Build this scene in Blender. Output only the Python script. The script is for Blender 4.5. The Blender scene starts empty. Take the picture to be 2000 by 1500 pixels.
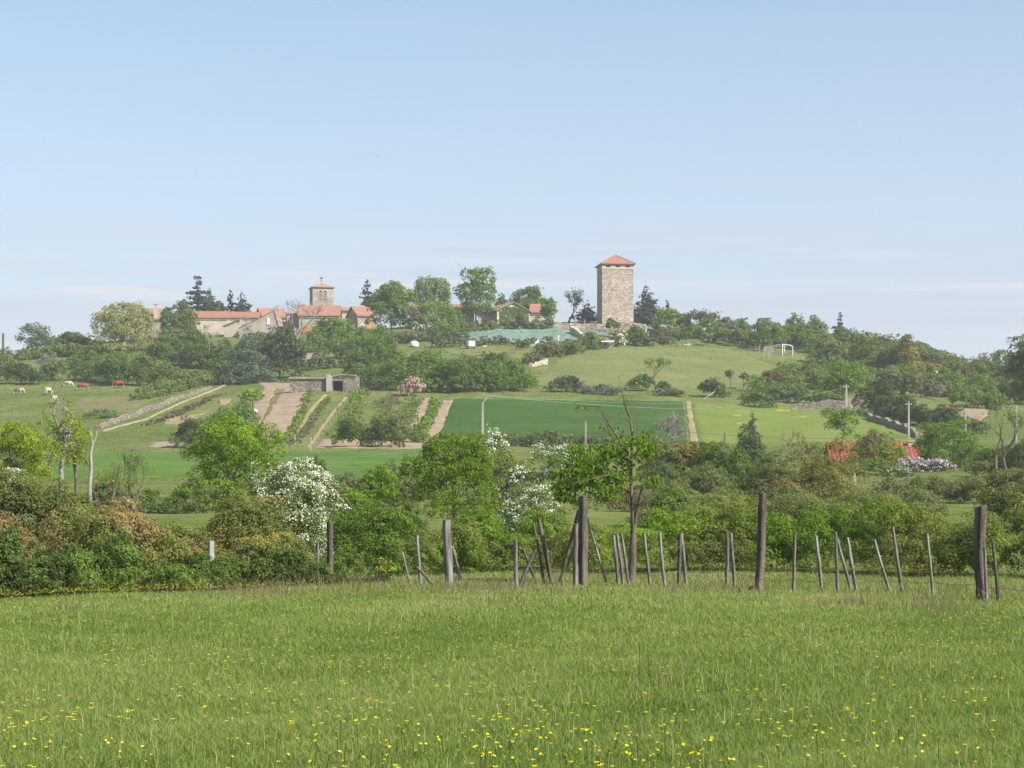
import bpy, bmesh, math, random
import numpy as np
from mathutils import Vector, Matrix

# ---------------------------------------------------------------- basics
F, CX, HV, CAMZ = 4000.0, 1000.0, 1010.0, 1.65   # focal length and horizon in photo pixels, eye height (m)
SC = bpy.context.scene
COL = SC.collection
rng0 = np.random.default_rng(7)

def tag(o, label=None, cat=None, group=None, kind=None):
    if label: o['label'] = label
    if cat: o['category'] = cat
    if group: o['group'] = group
    if kind: o['kind'] = kind
    return o

def empty(name, loc, rz=0.0):
    o = bpy.data.objects.new(name, None)
    o.empty_display_size = 0.3
    COL.objects.link(o)
    o.location = loc
    o.rotation_euler = (0, 0, rz)
    return o

def link(name, me, parent=None, loc=(0, 0, 0), rz=0.0):
    o = bpy.data.objects.new(name, me)
    COL.objects.link(o)
    o.location = loc
    o.rotation_euler = (0, 0, rz)
    if parent: o.parent = parent
    return o

def mesh_np(name, verts, faces, mat=None, tint=None, smooth=False):
    """faces: list of (M,k) int arrays"""
    me = bpy.data.meshes.new(name)
    verts = np.ascontiguousarray(verts, dtype=np.float32)
    me.vertices.add(len(verts))
    me.vertices.foreach_set('co', verts.ravel())
    loops = np.concatenate([f.ravel() for f in faces]).astype(np.int32)
    tot = np.concatenate([np.full(len(f), f.shape[1], dtype=np.int32) for f in faces])
    start = np.concatenate([[0], np.cumsum(tot)[:-1]]).astype(np.int32)
    me.loops.add(len(loops))
    me.loops.foreach_set('vertex_index', loops)
    me.polygons.add(len(tot))
    me.polygons.foreach_set('loop_start', start)
    try: me.polygons.foreach_set('loop_total', tot)
    except Exception: pass
    if tint is not None:
        a = me.attributes.new('tint', 'FLOAT', 'FACE')
        a.data.foreach_set('value', np.ascontiguousarray(tint, dtype=np.float32))
    me.update(calc_edges=True)
    me.polygons.foreach_set('use_smooth', np.full(len(tot), bool(smooth)))
    if mat: me.materials.append(mat)
    return me

# ---------------------------------------------------------------- terrain
UC = [-300, 0, 300, 450, 600, 900, 1200, 1500, 1750, 2000, 2300]
# distance (m) : photo row of the ground at those columns
ROWS = [
 (60,  [1120]*11),
 (85,  [1040]*4+[1038]*3+[1036]*4),
 (110, [1006]*4+[1008]*3+[1005]*4),
 (150, [975, 975, 975, 975, 975, 978, 980, 978, 970, 968, 968]),
 (200, [942, 940, 938, 938, 936, 936, 936, 938, 928, 925, 925]),
 (230, [922, 920, 918, 918, 912, 912, 914, 918, 912, 905, 905]),
 (260, [908, 902, 898, 895, 886, 884, 885, 896, 893, 888, 888]),
 (300, [880, 872, 862, 857, 848, 855, 859, 864, 858, 856, 856]),
 (330, [852, 842, 828, 818, 808, 815, 818, 826, 820, 826, 826]),
 (360, [815, 805, 792, 782, 770, 770, 776, 786, 790, 806, 806]),
 (380, [790, 782, 772, 762, 753, 752, 755, 766, 772, 792, 792]),
 (400, [768, 763, 758, 750, 742, 733, 733, 745, 756, 781, 781]),
 (440, [737, 735, 728, 720, 700, 690, 687, 704, 724, 757, 757]),
 (470, [712, 710, 695, 688, 680, 671, 668, 679, 702, 742, 745]),
 (490, [702, 700, 673, 666, 661, 650, 644, 665, 694, 736, 740]),
 (500, [700, 698, 663, 658, 656, 641, 630, 660, 690, 734, 738]),
 (515, [700, 698, 655, 652, 652, 632, 628, 657, 689, 734, 738]),
 (545, [704, 702, 655, 652, 652, 632, 629, 660, 692, 738, 742]),
]
_ug = np.arange(-1200, 3201, 20.0)
_yg = np.arange(0, 546, 2.0)
def _build_grid():
    ry = np.array([r[0] for r in ROWS], float)
    tab = np.array([r[1] for r in ROWS], float)
    ztab = CAMZ + (HV - tab) / F * ry[:, None]
    zu = np.array([np.interp(_ug, UC, row) for row in ztab])
    z = np.array([np.interp(_yg, ry, zu[:, j]) for j in range(len(_ug))]).T
    z[_yg < 60] = 0.0
    def blur(a, s, axis):
        n = int(3 * s)
        k = np.exp(-0.5 * (np.arange(-n, n + 1) / s) ** 2); k /= k.sum()
        pad = [(0, 0), (0, 0)]; pad[axis] = (n, n)
        b = np.pad(a, pad, mode='edge')
        return np.apply_along_axis(lambda m: np.convolve(m, k, mode='valid'), axis, b)
    z = blur(z, 2.2, 0)
    z = blur(z, 3.0, 1)
    return z
_Z = _build_grid()

def gz(x, y, bumps=True):
    x = np.asarray(x, float); y = np.asarray(y, float)
    yc = np.clip(y, 0.01, 545)
    u = np.clip(CX + F * x / np.maximum(yc, 40), -1199, 3199)
    fu = (u + 1200) / 20.0; iu = np.clip(fu.astype(int), 0, len(_ug) - 2); fu = fu - iu
    fy = yc / 2.0; iy = np.clip(fy.astype(int), 0, len(_yg) - 2); fy = np.clip(fy - iy, 0, 1)
    z = (_Z[iy, iu] * (1 - fy) * (1 - fu) + _Z[iy + 1, iu] * fy * (1 - fu)
         + _Z[iy, iu + 1] * (1 - fy) * fu + _Z[iy + 1, iu + 1] * fy * fu)
    t = np.clip((y - 560) / 500.0, 0, 1); t = t * t * (3 - 2 * t)
    z = z * (1 - t) + 8.0 * t
    if bumps:
        m = np.clip((y - 55) / 60, 0, 1)
        z = z + m * (0.16 * np.sin(x * .31 + y * .17) * np.sin(y * .23 - x * .11 + 1.0) + 0.07 * np.sin(x * .9 + 2) * np.sin(y * .8))
        z = z + 0.025 * np.sin(x * 1.1) * np.sin(y * .7 + .5) * np.clip((y - 5) / 5, 0, 1)
    return z

_ys = np.arange(8.0, 546, 0.5)
def unproj(u, v, step=1):
    """photo pixel -> the point of the terrain seen there"""
    u = np.atleast_1d(np.asarray(u, float)); v = np.atleast_1d(np.asarray(v, float))
    ys = _ys[::step]; Y = np.empty(len(u))
    for i in range(0, len(u), 4000):
        xs = (u[i:i + 4000, None] - CX) / F * ys[None, :]
        zz = gz(xs, np.broadcast_to(ys, xs.shape))
        ok = HV - F * (zz - CAMZ) / ys[None, :] <= v[i:i + 4000, None]
        Y[i:i + 4000] = ys[np.where(ok.any(1), ok.argmax(1), len(ys) - 1)]
    X = (u - CX) / F * Y
    return X, Y, gz(X, Y)

def px(u, Y): return (u - CX) / F * Y
def pz(v, Y): return CAMZ + (HV - v) / F * Y
def gp(u, Y):
    x = px(u, Y)
    return Vector((x, Y, float(gz(x, Y))))

# ---------------------------------------------------------------- node helpers
def new_mat(name):
    m = bpy.data.materials.new(name); m.use_nodes = True
    nt = m.node_tree; nt.nodes.clear()
    return m, nt
def N(nt, typ, **kw):
    n = nt.nodes.new(typ)
    for k, v in kw.items():
        if k in n.inputs: n.inputs[k].default_value = v
        else: setattr(n, k, v)
    return n
def L(nt, a, b): nt.links.new(a, b)
def ramp(nt, fac, stops, interp='LINEAR'):
    r = nt.nodes.new('ShaderNodeValToRGB')
    r.color_ramp.interpolation = interp
    e = r.color_ramp.elements
    while len(e) < len(stops): e.new(0.5)
    for i, (p, c) in enumerate(stops):
        e[i].position = p; e[i].color = (*c, 1)
    if fac is not None: L(nt, fac, r.inputs[0])
    return r
def noise(nt, vec, scale, detail=3, rough=0.55):
    n = N(nt, 'ShaderNodeTexNoise', Scale=scale, Detail=detail, Roughness=rough)
    if vec is not None: L(nt, vec, n.inputs['Vector'])
    return n
def mixc(nt, fac, a, b, mode='MIX'):
    m = nt.nodes.new('ShaderNodeMix'); m.data_type = 'RGBA'; m.blend_type = mode
    for sock, val in ((m.inputs[0], fac), (m.inputs[6], a), (m.inputs[7], b)):
        if isinstance(val, (int, float)): sock.default_value = val
        elif isinstance(val, tuple): sock.default_value = (*val, 1)
        else: L(nt, val, sock)
    return m.outputs[2]
def math_(nt, op, a, b=None):
    m = nt.nodes.new('ShaderNodeMath'); m.operation = op
    for i, v in enumerate((a, b)):
        if v is None: continue
        if isinstance(v, (int, float)): m.inputs[i].default_value = v
        else: L(nt, v, m.inputs[i])
    return m.outputs[0]

MATS = {}
def leaf_mat(name, lo, hi, trans=0.35, third=None, vary=0.3):
    if name in MATS: return MATS[name]
    m, nt = new_mat(name)
    at = N(nt, 'ShaderNodeAttribute', attribute_name='tint')
    oi = N(nt, 'ShaderNodeObjectInfo')
    stops = [(0.0, lo), (0.75, hi)] if third is None else [(0.0, lo), (0.6, hi), (0.95, third)]
    r = ramp(nt, at.outputs['Fac'], stops)
    v = math_(nt, 'MULTIPLY_ADD', oi.outputs['Random'], vary); nt.nodes[-1].inputs[2].default_value = 1 - vary / 2
    hsv = N(nt, 'ShaderNodeHueSaturation')
    L(nt, r.outputs[0], hsv.inputs['Color']); L(nt, v, hsv.inputs['Value'])
    d = N(nt, 'ShaderNodeBsdfDiffuse'); t = N(nt, 'ShaderNodeBsdfTranslucent')
    L(nt, hsv.outputs[0], d.inputs['Color'])
    tc = mixc(nt, 1.0, hsv.outputs[0], (1.0, 1.05, 0.55), 'MULTIPLY')
    L(nt, tc, t.inputs['Color'])
    mx = N(nt, 'ShaderNodeMixShader'); mx.inputs[0].default_value = trans
    L(nt, d.outputs[0], mx.inputs[1]); L(nt, t.outputs[0], mx.inputs[2])
    o = N(nt, 'ShaderNodeOutputMaterial'); L(nt, mx.outputs[0], o.inputs[0])
    MATS[name] = m
    return m

def rough_mat(name, col_fn, rough=0.9, bump=None):
    """col_fn(nt, objvec) -> colour socket ; bump: (scale, strength, dist)"""
    if name in MATS: return MATS[name]
    m, nt = new_mat(name)
    tc = N(nt, 'ShaderNodeTexCoord')
    c = col_fn(nt, tc.outputs['Object'])
    p = N(nt, 'ShaderNodeBsdfPrincipled'); p.inputs['Roughness'].default_value = rough
    p.inputs['Specular IOR Level'].default_value = 0.0 if rough >= 1.0 else 0.2
    L(nt, c, p.inputs['Base Color'])
    if bump:
        n = noise(nt, tc.outputs['Object'], bump[0], 4)
        b = N(nt, 'ShaderNodeBump', Strength=bump[1], Distance=bump[2])
        L(nt, n.outputs['Fac'], b.inputs['Height']); L(nt, b.outputs[0], p.inputs['Normal'])
    o = N(nt, 'ShaderNodeOutputMaterial'); L(nt, p.outputs[0], o.inputs[0])
    MATS[name] = m
    return m

def noisy(name, lo, hi, scale=2.0, rough=0.9, bump=None, stretch=None):
    def f(nt, vec):
        if stretch:
            mp = N(nt, 'ShaderNodeMapping'); mp.inputs['Scale'].default_value = stretch
            L(nt, vec, mp.inputs['Vector']); vec = mp.outputs[0]
        n = noise(nt, vec, scale, 5, 0.65)
        return ramp(nt, n.outputs['Fac'], [(0.36, lo), (0.64, hi)]).outputs[0]
    return rough_mat(name, f, rough, bump)

def stone_mat(name, dark, mid, light, scale=1.6, mortar=(.33, .28, .23)):
    def f(nt, vec):
        mp = N(nt, 'ShaderNodeMapping'); mp.inputs['Scale'].default_value = (1, 1, 1.7)
        L(nt, vec, mp.inputs['Vector'])
        vo = N(nt, 'ShaderNodeTexVoronoi', Scale=scale, Randomness=0.95); L(nt, mp.outputs[0], vo.inputs['Vector'])
        sep = N(nt, 'ShaderNodeSeparateColor'); L(nt, vo.outputs['Color'], sep.inputs[0])
        c = ramp(nt, sep.outputs[0], [(0.0, dark), (0.45, mid), (0.8, light), (1.0, tuple(min(1, x * 1.35) for x in light))]).outputs[0]
        ve = N(nt, 'ShaderNodeTexVoronoi', Scale=scale, Randomness=0.95, feature='DISTANCE_TO_EDGE'); L(nt, mp.outputs[0], ve.inputs['Vector'])
        e = ramp(nt, ve.outputs['Distance'], [(0.02, (1, 1, 1)), (0.09, (0, 0, 0))])
        c = mixc(nt, e.outputs[0], c, mortar)
        big = noise(nt, vec, 0.35, 4, 0.6)
        st = ramp(nt, big.outputs['Fac'], [(0.3, (.78, .74, .72)), (0.7, (1.08, 1.05, 1.0))])
        return mixc(nt, 1.0, c, st.outputs[0], 'MULTIPLY')
    return rough_mat(name, f, 0.95, (4.0, 0.5, 0.06))

def tile_mat(name, a, b, axis=0, period=0.42, con=.70):
    """roof tiles: shade between ribs is painted as dark bands down the slope"""
    def f(nt, vec):
        sx = N(nt, 'ShaderNodeSeparateXYZ'); L(nt, vec, sx.inputs[0])
        s = math_(nt, 'SINE', math_(nt, 'MULTIPLY', sx.outputs[axis], 2 * math.pi / period))
        n = noise(nt, vec, 1.1, 5, 0.7)
        c = ramp(nt, n.outputs['Fac'], [(0.28, a), (0.7, b)]).outputs[0]
        k = ramp(nt, math_(nt, 'MULTIPLY_ADD', s, 0.5), [(0.0, (con + .02, con - .02, con - .04)), (0.6, (1.06, 1.06, 1.06))])
        nt.nodes[-2].inputs[2].default_value = 0.5
        return mixc(nt, 1.0, c, k.outputs[0], 'MULTIPLY')
    return rough_mat(name, f, 0.85, (2.5, 0.4, 0.05))

# ---------------------------------------------------------------- ground
def ground_material():
    m, nt = new_mat('meadow_ground')
    g = N(nt, 'ShaderNodeNewGeometry'); pos = g.outputs['Position']
    n1 = noise(nt, pos, 0.035, 4, 0.6); n2 = noise(nt, pos, 0.3, 5, 0.65); n3 = noise(nt, pos, 2.2, 4, 0.7)
    a = ramp(nt, n1.outputs['Fac'], [(0.3, (.088, .126, .032)), (0.5, (.128, .157, .046)), (0.72, (.18, .178, .074))]).outputs[0]
    b = ramp(nt, n2.outputs['Fac'], [(0.3, (.72, .76, .65)), (0.7, (1.16, 1.12, 1.15))]).outputs[0]
    c = ramp(nt, n3.outputs['Fac'], [(0.25, (.72, .75, .7)), (0.75, (1.2, 1.18, 1.2))]).outputs[0]
    col = mixc(nt, 1.0, mixc(nt, 1.0, a, b, 'MULTIPLY'), c, 'MULTIPLY')
    sx = N(nt, 'ShaderNodeSeparateXYZ'); L(nt, pos, sx.inputs[0])
    # the near meadow is a fresher green than the grazed hill
    near = ramp(nt, math_(nt, 'DIVIDE', sx.outputs[1], 100.0), [(0.55, (1, 1, 1)), (0.8, (0, 0, 0))]).outputs[0]
    nearc = mixc(nt, n2.outputs['Fac'], (.06, .10, .02), (.12, .15, .035))
    col = mixc(nt, near, col, nearc)
    p = N(nt, 'ShaderNodeBsdfPrincipled'); p.inputs['Roughness'].default_value = 1; p.inputs['Specular IOR Level'].default_value = 0.0
    L(nt, col, p.inputs['Base Color'])
    bp = N(nt, 'ShaderNodeBump', Strength=0.55, Distance=0.25); L(nt, n3.outputs['Fac'], bp.inputs['Height']); L(nt, bp.outputs[0], p.inputs['Normal'])
    o = N(nt, 'ShaderNodeOutputMaterial'); L(nt, p.outputs[0], o.inputs[0])
    return m

def build_ground():
    def spread(a, b, n): return list(np.geomspace(a, b, n))
    xs = np.arange(-200, 200.1, 1.7)
    far = np.array(spread(206, 2600, 22))
    xs = np.concatenate([-far[::-1], xs, far])
    ys = np.concatenate([-np.array(spread(10, 900, 16))[::-1], np.arange(-4, 62, 2.0), np.arange(62, 570, 1.7), np.array(spread(575, 2800, 26))])
    X, Y = np.meshgrid(xs, ys)
    Z = gz(X, Y)
    v = np.stack([X, Y, Z], -1).reshape(-1, 3)
    nx, ny = len(xs), len(ys)
    i = np.arange(nx * ny).reshape(ny, nx)
    f = np.stack([i[:-1, :-1], i[:-1, 1:], i[1:, 1:], i[1:, :-1]], -1).reshape(-1, 4)
    o = link('ground', mesh_np('ground', v, [f], ground_material(), smooth=True))
    tag(o, kind='structure')
build_ground()

def dense(pts, n):
    pts = np.array(pts, float)
    d = np.concatenate([[0], np.cumsum(np.hypot(*np.diff(pts, axis=0).T))])
    t = np.linspace(0, d[-1], n)
    return np.stack([np.interp(t, d, pts[:, 0]), np.interp(t, d, pts[:, 1])], -1)

def patch(name, left, right, mat, lift=0.10, n=60, m=24, ragged=0.0, seed=1):
    """a sheet lying on the terrain between two polylines given where the photo shows them"""
    a = dense(left, n); b = dense(right, n)
    r = np.random.default_rng(seed)
    if ragged:
        w = np.convolve(r.normal(0, 1, n + 8), np.ones(3) / 3, 'same')[4:-4]; a[:, 0] += w * ragged
        w = np.convolve(r.normal(0, 1, n + 8), np.ones(3) / 3, 'same')[4:-4]; b[:, 0] += w * ragged
    t = np.linspace(0, 1, m)[None, :, None]
    uv = a[:, None] * (1 - t) + b[:, None] * t
    X, Y, Z = unproj(uv[..., 0].ravel(), uv[..., 1].ravel())
    li = np.full((n, m), lift); li[0] = li[-1] = -.12; li[:, 0] = li[:, -1] = -.12    # the edges sink into the turf
    v = np.stack([X, Y, Z + li.ravel()], -1)
    i = np.arange(n * m).reshape(n, m)
    f = np.stack([i[:-1, :-1], i[1:, :-1], i[1:, 1:], i[:-1, 1:]], -1).reshape(-1, 4)
    me = mesh_np(name, v, [f], mat, smooth=True)
    # faces must look upwards
    if sum(p.normal.z for p in list(me.polygons)[:50]) < 0: me.flip_normals()
    return tag(link(name, me), kind='structure')

def soilf(name, lo, hi, scale, fine=(.8, 1.15), bump=(3, .6, .15)):
    def f(nt, vec):
        n = noise(nt, vec, scale, 5, .65); k = noise(nt, vec, 4.0, 3, .7)
        c = ramp(nt, n.outputs['Fac'], [(0.32, lo), (0.68, hi)]).outputs[0]
        q = ramp(nt, k.outputs['Fac'], [(0.3, (fine[0],) * 3), (0.7, (fine[1],) * 3)]).outputs[0]
        return mixc(nt, 1.0, c, q, 'MULTIPLY')
    return rough_mat(name, f, 1.0, bump)

M_WHEAT = soilf('young_crop', (.032, .072, .015), (.056, .104, .026), .09, (.7, 1.25))
M_LUSH = soilf('lush_grass', (.062, .125, .024), (.105, .165, .038), .08)
M_MEAD = soilf('hay_meadow', (.115, .16, .034), (.165, .20, .052), .1)
M_SOIL = soilf('bare_soil', (.215, .158, .108), (.325, .25, .178), .5)
M_TAN = soilf('dry_track', (.225, .185, .12), (.33, .28, .195), .6)
M_DRYG = soilf('dry_grass_ground', (.20, .17, .085), (.31, .25, .14), .3)
M_PALE = soilf('pale_pasture', (.118, .138, .044), (.168, .178, .068), .08)
M_YEL = soilf('flowering_ground', (.20, .22, .04), (.36, .33, .04), 1.5)
M_ASPH = soilf('asphalt', (.10, .10, .10), (.16, .155, .15), .4)

patch('crop_field', [(884, 779), (862, 820), (842, 872)], [(1338, 784), (1342, 822), (1346, 866)], M_WHEAT, ragged=2.5, m=70)
patch('field_margin', [(1338, 784), (1342, 822), (1346, 866)], [(1349, 785), (1355, 822), (1366, 868)], M_DRYG, .13, ragged=2, m=8)
patch('hay_meadow', [(1349, 786), (1355, 822), (1366, 868)], [(1700, 803), (1760, 838), (1795, 862)], M_MEAD, ragged=3, m=60)
patch('hay_meadow', [(150, 884), (100, 905), (60, 935)], [(850, 884), (850, 905), (850, 930)], M_LUSH, ragged=3, m=60)
patch('hill_pasture', [(1170, 676), (1090, 700), (1030, 752)], [(1420, 680), (1530, 720), (1480, 762)], M_PALE, m=60, ragged=2)
patch('hill_pasture', [(860, 678), (868, 688), (900, 698)], [(1060, 676), (1070, 686), (1010, 700)], M_PALE, m=40)
patch('vegetable_plot', [(556, 757), (528, 800), (490, 862)], [(607, 757), (590, 795), (548, 862)], M_SOIL, ragged=3.5)
patch('vegetable_plot', [(520, 752), (500, 785), (470, 850)], [(542, 754), (528, 785), (497, 850)], M_SOIL, .12, ragged=2.5, seed=4)
patch('bare_ground', [(495, 747), (505, 751), (515, 758)], [(630, 752), (628, 757), (622, 764)], M_SOIL, .15, n=14, m=40, ragged=2)
patch('soil_strip', [(866, 782), (846, 830), (818, 872)], [(886, 782), (868, 830), (846, 872)], M_SOIL, .12, ragged=3.2, seed=5)
patch('soil_strip', [(828, 778), (815, 800), (790, 838)], [(846, 778), (836, 800), (806, 838)], M_SOIL, .12, ragged=2.5, seed=6)
patch('soil_strip', [(632, 770), (604, 800), (560, 868)], [(640, 770), (613, 800), (570, 868)], M_DRYG, .12, ragged=1.5, m=8, seed=7)
patch('soil_strip', [(672, 775), (640, 815), (598, 874)], [(679, 775), (648, 815), (606, 874)], M_DRYG, .13, ragged=1.5, m=8, seed=8)
patch('bare_ground', [(625, 858), (620, 866), (610, 876)], [(840, 858), (835, 868), (830, 878)], M_SOIL, .11, n=14, m=40, ragged=5)
patch('bare_ground', [(318, 818), (322, 824), (318, 830)], [(400, 806), (385, 818), (360, 829)], M_DRYG, .12, n=20, m=30, ragged=3)
patch('bare_ground', [(425, 780), (428, 785), (425, 790)], [(452, 778), (450, 786), (440, 793)], M_SOIL, .12, n=12, m=14, ragged=3, seed=9)
patch('bare_ground', [(290, 865), (300, 869), (290, 873)], [(365, 862), (360, 867), (355, 873)], M_TAN, .14, n=12, m=14, ragged=4, seed=10)
patch('path', [(196, 842), (285, 818), (350, 787), (420, 760), (462, 741)], [(198, 844.5), (287, 820.5), (352.5, 789.5), (423, 761.5), (464, 742.5)], M_TAN, .14, n=90, m=6, ragged=.8)
patch('grass_verge', [(205, 836), (280, 815), (345, 784), (410, 760)], [(196, 842), (284, 819), (349, 788), (419, 761)], M_LUSH, .12, n=60, m=6)
patch('dry_pasture', [(150, 775), (140, 790), (160, 806)], [(320, 772), (300, 785), (250, 800)], soilf('dry_turf', (.125, .125, .05), (.185, .165, .075), .3), .09, n=20, m=30, ragged=8)
patch('path', [(588, 690), (596, 700), (600, 707)], [(640, 682), (634, 692), (622, 702)], M_TAN, .15, n=14, m=14, ragged=2)
patch('dirt_bank', [(1850, 800), (1845, 806), (1850, 812)], [(1925, 798), (1930, 806), (1920, 822)], M_SOIL, .15, n=14, m=24, ragged=3)
patch('road', [(1640, 797), (1660, 803), (1700, 812), (1790, 852)], [(1692, 795), (1704, 803), (1722, 811), (1806, 852)], M_ASPH, .15, n=30, m=10)
for k, (u, v, w) in enumerate([(1530, 802, 34), (1562, 814, 36), (1442, 827, 30), (1438, 812, 20)]):
    patch('flower_patch', [(u - w / 2, v), (u - w / 2 + 4, v + 1.4), (u - w / 2 + 2, v + 2.5)], [(u + w / 2 - 6, v - .8), (u + w / 2, v + 1), (u + w / 2 - 2, v + 2.2)], M_YEL, .16, n=10, m=24, ragged=5, seed=20 + k)
# ---------------------------------------------------------------- plants
PAL = {
 'dark': ((.036, .058, .017), (.118, .160, .044)),
 'green': ((.060, .115, .019), (.165, .250, .042)),
 'bright': ((.085, .160, .018), (.215, .325, .044)),
 'fresh':  ((0.116, 0.201, 0.020), (0.275, 0.390, 0.051)),
 'yellow': ((0.159, 0.207, 0.020), (0.390, 0.445, 0.049)),
 'olive': ((.090, .118, .026), (.225, .262, .062)),
 'drab': ((.088, .115, .036), (.200, .235, .080)),
 'rust': ((.155, .125, .052), (.360, .262, .120)),
 'brown': ((.105, .095, .050), (.225, .185, .092)),
 'gold':   ((0.171, 0.152, 0.032), (0.366, 0.311, 0.076)),
 'bluegreen': ((.062, .104, .036), (.165, .225, .085)),
 'cedar':  ((.048, .068, .052), (.130, .160, .125)),
 'conifer':((.018, .032, .026), (.050, .074, .056)),
 'silver': ((.090, .130, .075), (.200, .250, .150)),
 'willow': ((.180, .190, .050), (.370, .360, .110)),
 'twiggy': ((.105, .098, .078), (.200, .188, .145)),
 'lilacgrey': ((.120, .110, .110), (.270, .235, .250)),
 'white': ((.42, .45, .31), (.68, .68, .56)),
 'pink':   ((.32, .21, .18), (.50, .36, .32)),
 'lilac': ((.36, .28, .36), (.58, .47, .56)),
 'broom':  ((.55, .38, .02), (.78, .56, .03)),
}
def soften(c):
    l = .3 * c[0] + .6 * c[1] + .1 * c[2]
    return tuple(1.12 * (.91 * x + .09 * l * k) for x, k in zip(c, (1.25, 1.0, .8)))
def LM(p):
    lo, hi = PAL[p]
    if p not in ('fresh', 'yellow', 'bright', 'white', 'pink', 'lilac', 'broom', 'conifer'): lo, hi = soften(lo), soften(hi)
    return leaf_mat('leaf_' + p, lo, hi, trans=.22 if p in ('white', 'pink', 'lilac', 'conifer', 'cedar') else .44)
M_BARK = noisy('bark', (.075, .06, .045), (.17, .14, .11), 6, stretch=(1, 1, .25), bump=(9, .6, .03))
M_BARKG = noisy('grey_bark', (.17, .15, .13), (.33, .30, .27), 6, stretch=(1, 1, .25), bump=(9, .6, .03))
M_DEAD = noisy('dead_wood', (.21, .19, .165), (.35, .325, .285), 6, stretch=(1, 1, .25), bump=(9, .5, .03))
M_TWIG = noisy('twigs', (.15, .12, .10), (.27, .23, .19), 4)

def unit(a): return a / np.maximum(np.linalg.norm(a, axis=-1, keepdims=True), 1e-9)

def leaves(name, P, Nn, size, rng, mat, aspect=.6, tint=None, droop=0.0):
    n = len(P)
    Nn = unit(Nn + rng.normal(0, .45, (n, 3)))
    t = rng.normal(0, 1, (n, 3)); t[:, 2] -= droop
    t = unit(t - (t * Nn).sum(1, keepdims=True) * Nn)
    b = np.cross(Nn, t)
    s = (size * rng.uniform(.65, 1.35, n))[:, None]
    fold = Nn * s * .12
    v = np.stack([P - t * s * .5, P + b * s * aspect * .5 + fold, P + t * s * .5, P - b * s * aspect * .5 + fold], 1).reshape(-1, 3)
    f = np.arange(4 * n).reshape(n, 4)
    if tint is None: tint = np.clip(rng.normal(.5, .26, n), 0, 1)
    return mesh_np(name, v, [f], mat, tint)

def tubes(name, segs, mat, sides=5, rmin=0.0):
    """segs: list of (p0, p1, r0, r1)"""
    A = np.array([s[0] for s in segs], float); B = np.array([s[1] for s in segs], float)
    ra = np.maximum(np.array([s[2] for s in segs], float), rmin); rb = np.maximum(np.array([s[3] for s in segs], float), rmin)
    d = unit(B - A)
    ref = np.where(np.abs(d[:, 2:3]) > .9, np.array([[1., 0, 0]]), np.array([[0, 0, 1.]]))
    p = unit(np.cross(d, ref)); q = np.cross(d, p)
    an = np.linspace(0, 2 * math.pi, sides, endpoint=False)
    ring = p[:, None] * np.cos(an)[None, :, None] + q[:, None] * np.sin(an)[None, :, None]
    va = A[:, None] + ring * ra[:, None, None]; vb = B[:, None] + ring * rb[:, None, None]
    v = np.concatenate([va, vb], 1).reshape(-1, 3)
    k = np.arange(sides); k2 = (k + 1) % sides
    f = np.stack([k, k2, k2 + sides, k + sides], -1)[None] + (np.arange(len(segs)) * 2 * sides)[:, None, None]
    return mesh_np(name, v, [f.reshape(-1, 4)], mat, smooth=True)

def fork(rng, H, W, levels=5, first=.3, up=.5, kids=(2, 4), lean=0.0, trunks=1):
    """a branching skeleton scaled to height H and width W; returns segments and tips"""
    segs, tips = [], []
    def grow(p, d, ln, r, lv):
        nseg = 3
        for i in range(nseg):
            d = unit(d + rng.normal(0, .16, 3) + np.array([0, 0, up * .10 * (lv < levels)]))
            q = p + d * ln / nseg
            r2 = r * (1 - .25 / nseg * (i + 1) * .8)
            segs.append((p, q, r, r2)); p, r = q, r2
        if lv <= 1 and lv < levels: tips.append(p)
        if lv <= 0: return
        for k in range(rng.integers(kids[0], kids[1] + 1)):
            a = rng.uniform(0, 2 * math.pi); s = rng.uniform(.35, .9)
            e = unit(d + np.array([math.cos(a) * s, math.sin(a) * s, rng.uniform(-.25, .35) + up * .2]))
            grow(p, e, ln * rng.uniform(.58, .85), r * rng.uniform(.55, .72), lv - 1)
    for t in range(trunks):
        a = rng.uniform(0, 6.28); s = 0 if trunks == 1 else .35
        grow(np.array([.04 * math.cos(a) * (trunks > 1), .04 * math.sin(a) * (trunks > 1), -.02]), unit(np.array([lean + s * math.cos(a), s * math.sin(a), 1.0])), first, .035 / trunks ** .4, levels)
    pts = np.array([s[1] for s in segs])
    zmax = pts[:, 2].max(); xr = max(np.percentile(np.abs(pts[:, 0]), 98), 1e-3); yr = max(np.percentile(np.abs(pts[:, 1]), 98), 1e-3)
    sc = np.array([W / 2 / xr, W / 2 / yr, H / zmax]); rs = H / zmax
    segs = [(a * sc, b * sc, r0 * rs, r1 * rs) for a, b, r0, r1 in segs]
    return segs, np.array(tips) * sc

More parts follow.
